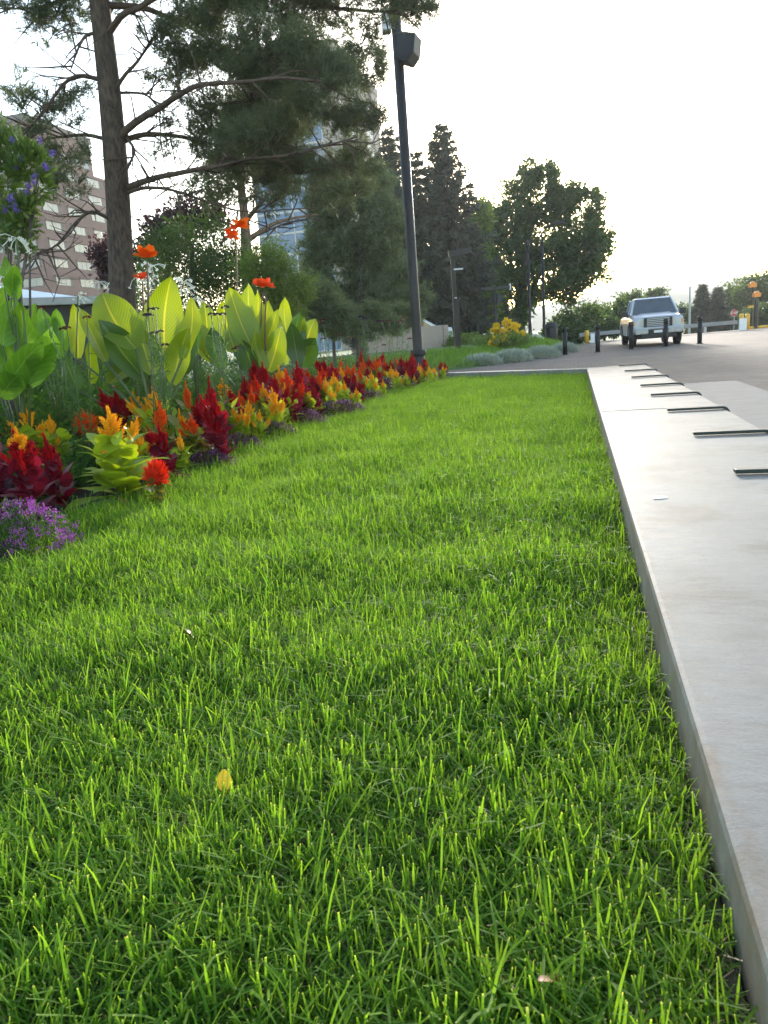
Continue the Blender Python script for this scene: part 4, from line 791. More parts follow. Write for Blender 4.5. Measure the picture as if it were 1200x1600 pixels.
# ================================================================ TREES
def limb_mesh(pts, r0, r1, n=7):
    # smooth the polyline a little
    q = [pts[0]]
    for i in range(len(pts)-1):
        a, b = pts[i], pts[i+1]; q += [a*.66+b*.34, a*.33+b*.67, b]
    rw = random.Random(len(pts)*7+int(abs(pts[-1].x)*100)); amp = r0*0.9
    q = [q[0]] + [p + Vector((rw.uniform(-1, 1), rw.uniform(-1, 1), rw.uniform(-1, 1)))*amp for p in q[1:]] if len(pts) > 3 and n < 8 else q
    for _ in range(2): q = [q[0]] + [(q[i-1]+q[i]*2+q[i+1])/4 for i in range(1, len(q)-1)] + [q[-1]]
    mb = MB(); m_ = len(q); mb.tube(q, [r0+(r1-r0)*(i/(m_-1))**.8 for i in range(m_)], n); return mb, q
def big_pine():
    Y = 13.0; b = at(210, 500, Y); b.z = 0.0
    t = thing('pine_tree', 'big old pine with dark trunk and sweeping branches behind the cannas', 'tree', b)
    px = [(193, 520), (190, 440), (186, 330), (178, 215), (170, 130), (162, 60), (153, -20), (140, -140), (122, -300)]
    P = [b] + [at(x, y, Y)for x, y in px]; mb, q = limb_mesh([p-b for p in P], .25, .13, 14); mb.build('trunk', M['bark'], t, smooth=True)
    limbs = [([(188, 300), (230, 275), (270, 268), (330, 262), (370, 255), (430, 246), (480, 236), (560, 215)], .075, .02, -1.2), ([(188, 306), (222, 292), (250, 292), (290, 305), (350, 328), (410, 333), (495, 323)], .05, .012, -.8),
     ([(345, 380), (375, 350), (402, 330), (440, 310)], .03, .01, 1.2),
     ([(178, 222), (230, 172), (270, 160), (300, 132), (340, 130), (420, 118), (500, 125)], .085, .03, -1.5), ([(180, 226), (212, 214), (250, 210), (300, 215), (340, 225), (400, 240), (470, 250)], .07, .02, .6),
     ([(172, 150), (198, 112), (225, 85), (240, 60)], .05, .02, -.6), ([(172, 146), (220, 142), (240, 155), (255, 180)], .035, .012, .6), ([(162, 60), (188, 24), (215, 10), (245, 0), (280, -25)], .08, .04, -.5), ([(155, 6), (220, 9), (265, 25), (320, 55), (380, 90), (460, 110)], .07, .03, 1.0),
     ([(162, 50), (130, 55), (120, 85), (110, 115)], .045, .015, -.5), ([(170, 128), (130, 113), (100, 128), (80, 160), (55, 190), (30, 215)], .055, .012, -.8), ([(178, 222), (130, 207), (90, 213), (60, 220), (20, 240)], .05, .012, .8),
     ([(187, 350), (150, 328), (130, 335), (105, 365), (80, 390), (60, 397), (42, 412)], .045, .012, -1.5), ([(80, 390), (60, 388), (44, 397)], .015, .006, -1.3), ([(196, 212), (211, 235), (206, 254), (185, 275)], .04, .018, -.4),
     ([(154, -6), (100, -5), (50, 15), (5, 10)], .06, .015, .3), ([(290, -25), (400, -10), (520, 10), (600, 20), (670, 15)], .07, .02, 1.0), ([(500, 125), (540, 150), (590, 190)], .03, .01, -1.0), ([(480, 235), (510, 225), (560, 218)], .03, .012, -1.5), ([(395, 372), (450, 345), (500, 340)], .022, .006, -.4)]
    tw = []
    for (pp, r0, r1, dy) in limbs:
        n = len(pp); pts = [at(x, y, Y + dy*(i/(n-1)))-b for i, (x, y) in enumerate(pp)]; mb, q = limb_mesh(pts, r0*.78, r1*.6); mb.build('branch', M['limb'] if r0 < .2 else M['bark'], t, smooth=True); tw.append(q)
    # needle clumps: photo ellipse, depth offset, density
    cl = [(330, 70, 75, 45, 0, 1), (430, 80, 85, 55, -.6, 1.2), (390, 150, 100, 50, .2, 1.3), (500, 140, 70, 50, -.8, 1.1), (545, 185, 55, 28, -.4, 1), (330, 195, 60, 45, .5, 1), (420, 215, 85, 40, -.5, 1.2), (350, 245, 50, 30, .2, .8), (470, 262, 60, 28, 0, .9), (395, 275, 50, 20, .4, .6), (520, 290, 40, 40, .8, .45),
      (560, 60, 45, 45, .4, .55), (640, 15, 50, 26, .6, .75), (600, -5, 60, 25, .9, .8), (500, 30, 70, 35, .9, .7), (430, 10, 80, 30, .5, .8), (340, 0, 70, 25, -.6, .7), (250, 55, 40, 26, -.4, .55), (235, 120, 28, 22, .5, .3), (260, 235, 40, 18, -.4, .25), (250, 185, 30, 18, .3, .3), (280, 130, 30, 30, 0, .5), (310, 290, 50, 22, -.3, .22),
      (90, 10, 70, 28, .2, .55), (40, 5, 50, 20, -.3, .5), (80, 45, 50, 26, .4, .35), (105, 140, 45, 18, .2, .45), (60, 165, 45, 24, -.2, .5), (30, 130, 30, 25, .5, .35), (100, 180, 40, 22, .3, .4), (45, 205, 45, 14, -.4, .5), (105, 240, 36, 30, .2, .4), (85, 280, 36, 28, -.2, .42), (60, 250, 35, 25, .4, .35), (120, 290, 25, 20, .3, .28), (140, 235, 22, 20, -.2, .22),
      (590, 175, 20, 16, -.3, .6), (540, 235, 40, 30, .5, .4), (450, -40, 160, 40, 0, .8), (200, -60, 130, 50, 0, .8), (170, 10, 60, 20, .8, .35), (560, 120, 30, 25, .2, .5), (445, 290, 30, 30, .9, .5), (565, 255, 40, 30, .3, .5), (490, 305, 55, 22, -.2, .4), (555, 295, 40, 25, .7, .4), (300, 30, 60, 30, .3, .7), (585, 95, 25, 40, -.2, .45), (365, 305, 40, 14, .1, .25)]
    AP, AD = [], []; mbt = MB()
    for q in tw:
        for k in range(2, len(q)-1):
            for _ in range(2):
                if random.random() < .55:
                    dr = (q[k]-q[k-1]).normalized(); d1 = (dr*.6 + Vector((random.uniform(-1, 1), random.uniform(-1, 1), random.uniform(-.8, .9)))).normalized(); L = random.uniform(.3, 1.0)
                    e = q[k]+d1*L*.55+Vector((0, 0, random.uniform(-.1, .1))); f2 = e + (d1+Vector((random.uniform(-.6, .6), random.uniform(-.6, .6), random.uniform(-.5, .6)))).normalized()*L*.5
                    mbt.tube([q[k], e, f2], [.016, .010, .004], 5, False); mbt.tube([e, e+Vector((random.uniform(-.3, .3), random.uniform(-.3, .3), random.uniform(-.2, .25)))], [.008, .003], 4, False)
    for (x, y, rx, ry, dy, den) in cl:
        c = at(x, y, Y+dy); s = 1/ppm(c); cb = np.array(c-b)
        ns = max(10, int(rx*ry*0.19*den)); d = rand_dirs(ns)*(rng.random((ns, 1))**.42)
        # clump in sub-clumps so sky shows between them
        sub = rand_dirs(7)*.65; d = np.where(rng.random((ns, 1)) < .7, sub[rng.integers(0, 7, ns)] + d*.42, d)
        P = cb + d*np.array([rx*s, (rx+ry)*.55*s, ry*s]); D = unit(d*0.7 + rng.normal(0, .4, (ns, 3)) + np.array([0.1, 0, .35]))
        AP.append(P); AD.append(D)
        for k in range(0, ns, 14):
            e = P[k]; o0 = cb + (e-cb)*0.1 - np.array([0, 0, .1]); mbt.tube([Vector(o0), Vector((o0+e)*.5)+Vector((0, 0, .04)), Vector(e)], [.009, .007, .004], 4, False)
    mbt.build('twigs', M['limb'], t, kind='stuff')
    P, D = np.concatenate(AP), np.concatenate(AD); per = 20; ns = len(P)
    idx = np.repeat(np.arange(ns), per); f = rng.random((ns*per, 1)); SP = P[idx] + D[idx]*f*0.20 - D[idx]*0.1
    ND = unit(D[idx]*0.75 + rand_dirs(ns*per)*0.8); Vv, F = needles_np(SP, ND, rng.uniform(.07, .13, ns*per), .012)
    put('needles', np_mesh('needles', Vv, F, M['needle']), t, kind='stuff')
big_pine()

def leafy_tree(name, label, Y, trunk_px, lobes, m, mbark, leaf, count, trunk_r=.2, group=None, limbs=(), clumps=9, cat='tree', narrow=.55, depth=1.0, zbase=-0.05, clump_r=.34):
    b = at(*trunk_px[0], Y); b.z = zbase; t = thing(name, label, cat, b, group)
    pts = [Vector((0, 0, 0))] + [at(x, y, Y)-b for x, y in trunk_px[1:]]; mb, q = limb_mesh(pts, trunk_r, trunk_r*.35, 8); mb.build('trunk', mbark, t, smooth=True)
    for pp in limbs:
        pts = [at(x, y, Y+random.uniform(-.6, .6)*(i > 0))-b for i, (x, y) in enumerate(pp)]; mb, q = limb_mesh(pts, trunk_r*.5, trunk_r*.12, 6); mb.build('branch', mbark, t, smooth=True)
    tot = sum(l[2]*l[3] for l in lobes); AP, AD = [], []
    for l in lobes:
        x, y, rx, ry = l[:4]; dy = l[4] if len(l) > 4 else random.uniform(-.5, .5); c = at(x, y, Y+dy); s = 1/ppm(c); cb = np.array(c-b); n = max(20, int(count*rx*ry/tot))
        k = clumps; cc = rand_dirs(k)*(rng.uniform(.45, .95, (k, 1))); d = cc[rng.integers(0, k, n)] + rng.normal(0, clump_r*.6, (n, 3))
        AP.append(cb + d*np.array([rx*s, (rx+ry)*.5*s*depth, ry*s])); AD.append(d + rng.normal(0, .8, (n, 3)))
    P, D = np.concatenate(AP), np.concatenate(AD); L = leaf*rng.uniform(.7, 1.3, len(P)); Vv, F = leaves_np(P, D, L, L*narrow)
    put('crown', np_mesh('crown', Vv, F, m), t, kind='stuff'); return t
def soft_pine(name, label, Y, trunk_px, lobes, m, count, trunk_r=.16, mbark=None, zbase=-.05, per=10, nl=.16, nw=.013, limbs=(), group=None):
    b = at(*trunk_px[0], Y); b.z = zbase; t = thing(name, label, 'tree', b, group)
    pts = [Vector((0, 0, 0))] + [at(x, y, Y)-b for x, y in trunk_px[1:]]; mb, q = limb_mesh(pts, trunk_r, trunk_r*.3, 8); mb.build('trunk', mbark or M['bark2'], t, smooth=True)
    for pp in limbs:
        pts = [at(x, y, Y+random.uniform(-.6, .6)*(i > 0))-b for i, (x, y) in enumerate(pp)]; mb, q = limb_mesh(pts, trunk_r*.4, trunk_r*.1, 6); mb.build('branch', mbark or M['bark2'], t, smooth=True)
    tot = sum(l[2]*l[3] for l in lobes); AP, AD = [], []
    for l in lobes:
        x, y, rx, ry = l[:4]; dy = l[4] if len(l) > 4 else random.uniform(-.8, .8); c = at(x, y, Y+dy); s = 1/ppm(c); cb = np.array(c-b); n = max(20, int(count*rx*ry/tot)); k = 10
        cc = rand_dirs(k)*rng.uniform(.45, 1.0, (k, 1)); d = cc[rng.integers(0, k, n)] + rng.normal(0, .17, (n, 3))
        AP.append(cb + d*np.array([rx*s, (rx+ry)*.5*s, ry*s])); AD.append(unit(d*.6+rng.normal(0, .4, (n, 3))+np.array([0, 0, .4])))
    nw *= 1.7; nl *= 1.15
    P, D = np.concatenate(AP), np.concatenate(AD); ns = len(P); idx = np.repeat(np.arange(ns), per)
    SP = P[idx] + D[idx]*rng.random((ns*per, 1))*nl; ND = unit(D[idx]*.7+rand_dirs(ns*per)*.8); Vv, F = needles_np(SP, ND, nl*rng.uniform(.6, 1.2, ns*per), nw)
    put('needles', np_mesh('needles', Vv, F, m), t, kind='stuff'); return t
def spruce(label, Y, base_px, top_px, half_px, m, levels=26, group=None, dens=1.0, zbase=-.05, tp=.85, ns=1.0):
    b = at(*base_px, Y); b.z = zbase; tip = at(*top_px, Y); H = tip.z-b.z; t = thing('spruce_tree', label, 'tree', b, group)
    R = half_px/ppm(at(*base_px, Y)); top = tip-b
    mb = MB(); mb.tube([(0, 0, 0), top*.5, top], [R*.085, R*.05, .015], 7); mb.build('trunk', M['bark2'], t, smooth=True)
    P, D, mbb = [], [], MB()
    nb = 0
    for i in range(levels):
        f = (i+.5)/levels; z = H*(0.07+0.92*f); L = R*(1-f)**tp*(.82+.3*random.random()) + .10
        k = max(4, int((11-6*f)))
        for j in range(k):
            a = j*2*math.pi/k + i*1.3 + random.uniform(-.25, .25); LL = L*random.uniform(.62, 1.14); dr = Vector((math.cos(a), math.sin(a), 0)); p0 = top*(z/H)
            drop = -.30*LL*(1-f)+.05; mid = p0 + dr*LL*.55 + Vector((0, 0, drop*.8)); end = p0 + dr*LL + Vector((0, 0, drop*.8+.08*LL))
            mbb.tube([p0, mid, end], [.03*(1-f)+.008, .02*(1-f)+.006, .004], 4, False)
            n = max(6, int(LL*40*dens))
            for q in range(n):
                u = random.random()**.75; c = (p0*(1-u)+mid*u) if u < .55 else (mid*(1-(u-.55)/.45)+end*((u-.55)/.45))
                sd_ = Vector((-dr.y, dr.x, 0))*random.uniform(-1, 1)*LL*.26*(1-u*.6); P.append(c+sd_+Vector((0, 0, random.uniform(-.12, .04)*LL*.5))); D.append(dr*.8+sd_.normalized()*.6+Vector((random.uniform(-.3, .3), random.uniform(-.3, .3), random.uniform(-.9, .25))))
    mbb.build('branches', M['bark2'], t, kind='stuff')
    P = np.array([tuple(p) for p in P]); D = np.array([tuple(d) for d in D]); n = len(P); idx = np.repeat(np.arange(n), 4)
    sc = (b-CAM).length/42; SP = P[idx]+rng.normal(0, .05*sc, (n*4, 3)); ND = unit(D)[idx]+rng.normal(0, .35, (n*4, 3)); L = rng.uniform(.2, .42, n*4)*sc*ns
    Vv, F = leaves_np(SP, ND, L, L*.24); put('needles', np_mesh('needles', Vv, F, m), t, kind='stuff')
# background left: behind the big pine
leafy_tree('shade_tree', 'dark purple leaved tree between the pine trunk and the brick office block', 24, [(170, 520), (172, 470)], [(172, 402, 26, 30), (190, 430, 26, 24), (290, 345, 55, 30), (255, 380, 40, 30), (320, 330, 35, 20), (240, 420, 30, 30)], M['leaf_plum'], M['bark2'], .15, 9000, .15, clumps=12, clump_r=.42)
leafy_tree('shade_tree', 'dense dark green tree right behind the pine trunk', 20, [(300, 540), (300, 440), (300, 380)], [(270, 410, 60, 45), (330, 380, 60, 50), (360, 430, 55, 50), (300, 460, 80, 45), (240, 450, 50, 45), (350, 480, 70, 40)], M['leaf_elm'], M['bark2'], .11, 22000, .16, narrow=.3, clump_r=.45)
leafy_tree('willow_bush', 'pale yellow green bush behind the tall canna bloom', 16, [(425, 540), (427, 480), (428, 440)], [(425, 400, 40, 30), (400, 440, 40, 40), (450, 430, 38, 40), (425, 470, 55, 35), (470, 465, 25, 30)], M['leaf_lime'], M['bark2'], .085, 15000, .06, narrow=.28, cat='bush', clump_r=.45, limbs=([(428, 440), (415, 400)], [(428, 450), (450, 410)]))
soft_pine('pine_tree', 'slender pine with orange bark seen under the big pine branches', 21, [(392, 540), (386, 440), (384, 360), (378, 300), (372, 262), (360, 180)], [(380, 250, 60, 40), (420, 300, 40, 30), (340, 300, 40, 25), (400, 200, 70, 50)], M['needle'], 2200, .22, M['pale_bark'], limbs=([(384, 345), (410, 315), (430, 290)], [(388, 375), (430, 345), (495, 335)], [(380, 300), (350, 280)]))
soft_pine('pine_tree', 'soft grey green pine left of the lamp post', 25, [(560, 540), (562, 460), (565, 360)], [(560, 330, 50, 60), (530, 400, 60, 50), (590, 410, 55, 50), (545, 470, 80, 40), (610, 460, 45, 45), (500, 460, 40, 40), (560, 280, 40, 50), (600, 350, 40, 40), (510, 350, 30, 50)], M['needle_pale'], 7500, .2, per=12, nl=.22, nw=.02)
soft_pine('pine_tree', 'bushy young pine behind the dark pincushion flowers', 19, [(520, 560), (520, 500)], [(500, 490, 40, 30), (540, 500, 45, 25), (480, 470, 30, 30), (580, 505, 40, 22), (620, 500, 30, 20)], M['needle_pale'], 3400, .08, per=12, nl=.15, nw=.014)
spruce('tall dark spruce with a pointed tip right of the lamp post', 42, (700, 520), (690, 190), 104, M['spruce'], 30, 'spruces behind the lamp post', 1.0)
spruce('broad spruce crossed by the lamp post', 44, (622, 520), (606, 196), 96, M['spruce'], 28, 'spruces behind the lamp post', 1.0)
spruce('shorter spruce between the two tall spruces', 40, (655, 520), (648, 232), 84, M['spruce'], 24, 'spruces behind the lamp post', 1.0)
leafy_tree('broadleaf_tree', 'large spreading broadleaf tree with forked trunk right of the spruces', 52, [(808, 532), (812, 490), (818, 430), (830, 340)],
  [(838, 270, 30, 25), (835, 310, 50, 40), (880, 310, 30, 40), (800, 340, 45, 45), (860, 370, 70, 50), (925, 330, 24, 32), (935, 370, 20, 40), (790, 400, 55, 45), (910, 410, 40, 40), (845, 430, 70, 40), (770, 440, 40, 50), (925, 390, 25, 45), (890, 450, 35, 25), (760, 350, 28, 30), (760, 490, 35, 30), (800, 480, 40, 30)],
  M['leaf_elm'], M['bark2'], .25, 44000, .55, clumps=22, clump_r=.27, narrow=.65, limbs=([(805, 510), (790, 470), (770, 430), (762, 390)], [(815, 500), (830, 450), (860, 400), (900, 370)], [(818, 480), (800, 420), (790, 370)], [(800, 515), (775, 480), (765, 455)]))
leafy_tree('broadleaf_tree', 'thin leafed young tree between the spruce and the big broadleaf tree', 46, [(745, 530), (745, 480), (742, 420)], [(740, 370, 28, 35), (745, 410, 30, 40), (735, 450, 30, 40), (750, 485, 30, 30), (755, 330, 18, 18)], M['leaf_lime'], M['bark2'], .22, 12000, .14, clump_r=.42)
# hedge and bushes at the back of the plaza
bush_data = [(895, 500, 34, 26, 50), (930, 492, 26, 24, 55), (880, 520, 30, 18, 48), (960, 488, 22, 22, 58), (985, 480, 18, 18, 62), (945, 512, 30, 14, 52), (1015, 466, 26, 12, 70), (915, 515, 30, 14, 52)]
bl = ['dark bush beside the litter bin', 'loose bush right of the big broadleaf tree', 'low bush behind the litter bin', 'light bush left of the parked pickup', 'thin small tree just left of the pickup cab', 'low hedge bush behind the short black bollards', 'small tree crown showing above the pickup roof', 'low bush behind the single yellow post']
for (x, y, rx, ry, Y), l in zip(bush_data, bl):
    leafy_tree('bush', l, Y, [(x, 530), (x, y)], [(x, y, rx, ry), (x+rx*.5, y+ry*.4, rx*.6, ry*.6), (x-rx*.5, y+ry*.4, rx*.6, ry*.6)], M['leaf_far'], M['bark2'], .24, 4200, .08, cat='bush', group='bushes behind the plaza', zbase=-.3, clump_r=.42)
# right hand trees
for (x, top, hw, Y, l) in [(1098, 444, 22, 62, 'pointed dark spruce left of the stop sign'), (1122, 449, 20, 60, 'second dark spruce beside the stop sign')]:
    spruce(l, Y, (x, 505), (x, top), hw, M['spruce'], 16, 'spruces across the plaza', 1.6, zbase=-.6, tp=1.0, ns=.55)
for (x, y, rx, ry, Y, l) in [(1150, 462, 26, 28, 66, 'rounded green tree above the stop sign'), (1185, 450, 30, 30, 60, 'leafy tree behind the orange signals'), (1235, 450, 40, 36, 60, 'leafy tree cut by the right picture edge'), (1195, 495, 26, 18, 50, 'light green shrub beside the yellow posts'), (1135, 490, 30, 18, 72, 'dark tree mass under the stop sign'), (1062, 490, 20, 14, 80, 'hazy distant tree right of the pickup'), (1085, 490, 22, 12, 64, 'low shrub behind the guard rail')]:
    leafy_tree('roadside_tree', l, Y, [(x, 515), (x, y)], [(x, y, rx, ry), (x-rx*.5, y+ry*.3, rx*.6, ry*.7), (x+rx*.5, y+ry*.4, rx*.6, ry*.7)], M['leaf_far'], M['bark2'], .24, 4200, .15, cat='tree', group='trees across the plaza', zbase=-.8, clump_r=.42)
# far hills
mb = MB(); hp = [(-300, 0), (0, 6), (80, 12), (150, 20), (200, 23), (260, 24), (330, 26), (420, 22), (600, 15), (800, 4)]
vs = []
for k in range(161):
    x = -300+k*1100/160; h = float(np.interp(x, [p[0] for p in hp], [p[1] for p in hp])) + 1.5*math.sin(x*.07)+1.2*math.sin(x*.23)+.8*math.sin(x*.61)+.5*math.sin(x*1.7)
    vs += [(x, 480, -2), (x, 520, h*.55), (x, 560, h), (x, 700, h*.3)]
mb.add(vs, [(k*4+j, (k+1)*4+j, (k+1)*4+j+1, k*4+j+1) for k in range(160) for j in range(3)]); mb.build('hill', M['far_hill'], smooth=True, kind='structure')

# thin summer air
mb = MB(); mb.box((0, 420, 38), (1440, 1000, 86))
hm = bpy.data.materials.new('air'); hm.use_nodes = True; ht = hm.node_tree
for n_ in list(ht.nodes):
    if n_.type != 'OUTPUT_MATERIAL': ht.nodes.remove(n_)
pv = ht.nodes.new('ShaderNodeVolumePrincipled'); pv.inputs['Color'].default_value = (0.95, 0.97, 1.0, 1); pv.inputs['Density'].default_value = 0.0004; pv.inputs['Anisotropy'].default_value = 0.45
ht.links.new(pv.outputs[0], ht.nodes['Material Output'].inputs['Volume'])
ho = mb.build('haze', hm, kind='stuff'); ho['label'] = 'pale thin evening haze over the whole place'

# ================================================================ FAR GARDEN, LAMPS, POSTS
# raised garden lawn left of the plaza
mb = MB(); gp = []
gx = [(-14, 18), (-8, 18), (-3, 18.5), (0.2, 20), (2.0, 22.6), (3.4, 23.7), (4.6, 24.9), (6.6, 27.9), (8.1, 31.0), (9.9, 36.5), (12, 46)]
inner = [(-14, 30), (-8, 30), (-3, 30), (0, 30), (1.5, 30), (2.6, 30), (4, 30.5), (5.2, 32.5), (6.2, 35.5), (7.5, 39.5), (9, 47)]
for (o_, i_) in zip(gx, inner):
    for f, z in ((0, -0.02), (.12, .12), (.5, .42), (1, .62)): gp.append((o_[0]+(i_[0]-o_[0])*f, o_[1]+(i_[1]-o_[1])*f, z))
mb.add(gp, [(k*4+j, (k+1)*4+j, (k+1)*4+j+1, k*4+j+1) for k in range(10) for j in range(3)]); mb.build('garden_lawn', M['turf'], smooth=True, kind='structure')
n = 14000; tt = rng.random(n)*9.99; k0 = tt.astype(int); ff = rng.uniform(.02, .6, n); o_ = np.array(gx); i_ = np.array(inner)
ox = o_[k0]*(1-(tt-k0))[:, None]+o_[k0+1]*(tt-k0)[:, None]; ix = i_[k0]*(1-(tt-k0))[:, None]+i_[k0+1]*(tt-k0)[:, None]; XY = ox+(ix-ox)*ff[:, None]
Z = np.interp(ff, [0, .12, .5, 1], [-.02, .12, .42, .62]); keep = XY[:, 0] > -2; P = np.concatenate([XY, Z[:, None]], 1)[keep]; n = len(P)
Vv, F = leaves_np(P, rng.normal(0, .35, (n, 3))+np.array([0, 0, 1]), rng.uniform(.10, .30, n), .026); tag(put('grass', np_mesh('grass', Vv, F, M['grass_tall'])), 'tall bright grass growing on the far garden slope', 'grass', kind='stuff')
for i, (px, rx, ry, h, l) in enumerate([((752, 571), .72, .5, .34, 'nearest silver grey mound plant along the path'), ((799, 566), .74, .5, .40, 'middle silver grey mound plant along the path'), ((844, 560), .70, .5, .40, 'third silver grey mound plant below the yellow lilies'), ((880, 551), .62, .5, .36, 'farthest silver grey mound plant beside the first bollard')]):
    p = gz(*px, 0.0); t = thing('silver_mound', l, 'plant', (p.x, p.y, .0), 'silver mound plants edging the far garden')
    nl = 2600; d = rand_dirs(nl); d[:, 2] = np.abs(d[:, 2]); P = d*np.array([rx, ry, h])*rng.uniform(.7, 1, (nl, 1)); L = rng.uniform(.07, .16, nl); Vv, F = leaves_np(P, d+rng.normal(0, .5, (nl, 3))+np.array([0, 0, .5]), L, L*.22); put('foliage', np_mesh('foliage', Vv, F, M['silver']), t, kind='stuff')
    if i in (1, 2, 3):
        Pf = rng.uniform(-1, 1, (60, 3))*np.array([.25, .2, .06])+np.array([-rx*1.05, 0, .1]); Vv, F = leaves_np(Pf, rand_dirs(60), .07, .06); o = put('orange_flowers', np_mesh('orange_flowers', Vv, F, M['canna_flower'])); o.location = p; tag(o, f'{["","low orange flowers between the nearest and middle silver mounds","low orange flowers between the middle and third silver mounds","low orange flowers before the farthest silver mound"][i]}', 'flower', kind='stuff')
# yellow lilies and spiky shrub
def lily(label, x, y, Y, nfl, seed, w_=22):
    r_ = random.Random(seed); b = at(x, 545, Y); b.z = .45; t = thing('yellow_lily', label, 'flower', b, 'yellow lilies in the far garden')
    nl = 700; P = rng.normal(0, .33, (nl, 3)); P[:, 2] = rng.random(nl)*.35; Vv, F = leaves_np(P, rng.normal(0, .6, (nl, 3))+np.array([0, 0, .9]), .28, .045); put('foliage', np_mesh('foliage', Vv, F, M['leaf_lime']), t, kind='stuff')
    for k in range(nfl):
        c = at(x+r_.uniform(-w_, w_)*.6, y+r_.uniform(-13, 6), Y-.35+r_.uniform(-.2, .2)); mb = MB(); mb.tube([(0, 0, 0), c-b], .012, 4); mb.build('stem', M['stem'], t)
        R = 7.0/ppm(c); d = rand_dirs(16); Vv, F = leaves_np(d*0.0, d+np.array([0, -.5, .3]), R*1.1, R*.55); o = put('flower', np_mesh('flower', Vv, F, M['yellow_flower']), t); o.location = c-b
lily('yellow lily clump in front of the T shaped lamp', 783, 515, 29.2, 10, 1); lily('yellow lily clump right of the T shaped lamp', 803, 517, 29.6, 8, 2); lily('lower yellow lily clump nearest the silver mounds', 780, 533, 28.6, 6, 3)
b = at(808, 550, 31.5); b.z = .35; t = thing('spiky_plant', 'spiky green sword leaved plant beside the yellow lilies', 'plant', b)
nl = 90; d = rand_dirs(nl); d[:, 2] = np.abs(d[:, 2])+.25; Vv, F = leaves_np(np.zeros((nl, 3)), d, rng.uniform(.7, 1.1, nl), .055); put('leaves', np_mesh('leaves', Vv, F, M['herb_grey']), t, kind='stuff')
for x, y, Y, rx, l in [(725, 530, 33, 30, 'leafy green perennial clump behind the square lamp column'), (752, 541, 31, 20, 'leafy green perennial clump left of the yellow lilies'), (830, 545, 33, 24, 'grey green perennial clump right of the yellow lilies')]:
    leafy_tree('perennial_clump', l, Y, [(x, 550), (x, y)], [(x, y+6, rx, 16), (x-10, y+12, rx*.6, 12)], M['leaf_lime'] if x < 800 else M['herb_grey'], M['stem'], .13, 1800, .03, cat='plant', group='perennials in the far garden', zbase=.3, clump_r=.45)

# lamp post with speaker
def lamp_post():
    Y = 16.0; b = at(654, 560, Y); b.z = 0.2
    t = thing('lamp_post', 'tall black lamp post at the far end of the flower border', 'lamp post', b)
    top = at(600, -130, Y); z = top.z-b.z
    mb = MB(); mb.lathe([(.17, 0), (.17, .30), (.16, .36), (.135, .42), (.13, .50), (.112, .56), (.105, 1.2), (.10, z)], n=20); mb.build('pole', M['black'], t, smooth=True)
    mb = MB(); mb.lathe([(.165, .50), (.175, .53), (.175, .60), (.165, .63)], n=20); mb.build('collar', M['black'], t, smooth=True)
    mb = MB(); mb.box((.0, 0, z+.02), (1.3, .3, .12)); mb.build('lamp_head', M['black'], t, bevel=.02)
    # speaker box hung on the pole
    c = at(637, 74, Y-.05); sp = thing('loudspeaker', 'black angular loudspeaker hung high on the lamp post', 'loudspeaker', (c.x, c.y, c.z))
    ax = Vector((.93, -.37, 0)); ay = Vector((.37, .93, 0)); az = Vector((.12, 0, .99)).normalized()
    mb = MB(); s = 1/ppm(c); o_ = [(-12*s, 20*s), (17*s, 12*s), (16*s, -14*s), (6*s, -26*s), (-14*s, -17*s)]
    mb.prism(o_, ax, az, ay, (0, 0, 0), -.22, .22); mb.build('cabinet', M['trim'], sp, bevel=.015)
    mb = MB(); mb.prism([(u*.86, v*.86) for u, v in o_], ax, az, ay, (0, 0, 0), -.235, -.222); mb.build('grille', M['black'], sp)
    mb = MB(); mb.box(Vector((-11*s, 0, 18*s)), (.22, .05, .06)); mb.box(Vector((-15*s, 0, 0)), (.12, .06, .5)); mb.build('bracket', M['black'], sp)
    c2 = at(606, 28, Y); mb = MB(); mb.box((0, 0, 0), (.18, .26, .40)); o = mb.build('junction_box', M['grey_metal'], bevel=.02); o.location = c2 + Vector((-.03, .16, 0)); tag(o, 'small grey box fixed behind the top of the lamp post', 'box')
lamp_post()
# square lamp column with cantilever head
b = gz(717, 568, 0.0); Yc = b.y; b.z = 0.05; t = thing('path_lamp', 'square black lamp column with a flat head pointing right', 'lamp post', b)
top = at(708, 398, Yc).z-b.z; mb = MB(); mb.box((0, 0, top*.29), (.21, .21, top*.58)); mb.build('column', M['black'], t, bevel=.01)
mb = MB(); mb.box((-.03, 0, top*.79), (.14, .14, top*.42)); mb.build('upper_post', M['black'], t, bevel=.01)
mb = MB(); mb.box((.25, 0, top+.06), (.85, .3, .22), (.97, 0, .10), (0, 1, 0), (-.10, 0, .97)); mb.build('lamp_head', M['black'], t, bevel=.01)
mb = MB(); mb.box((.16, -.02, top-.52), (.34, .12, .05)); mb.build('reflector', M['white_paint'], t)
mb = MB(); mb.lathe([(.05, 0), (.05, .04)], (0, -.13, top*.6), 10); mb.build('badge', M['white_paint'], t)
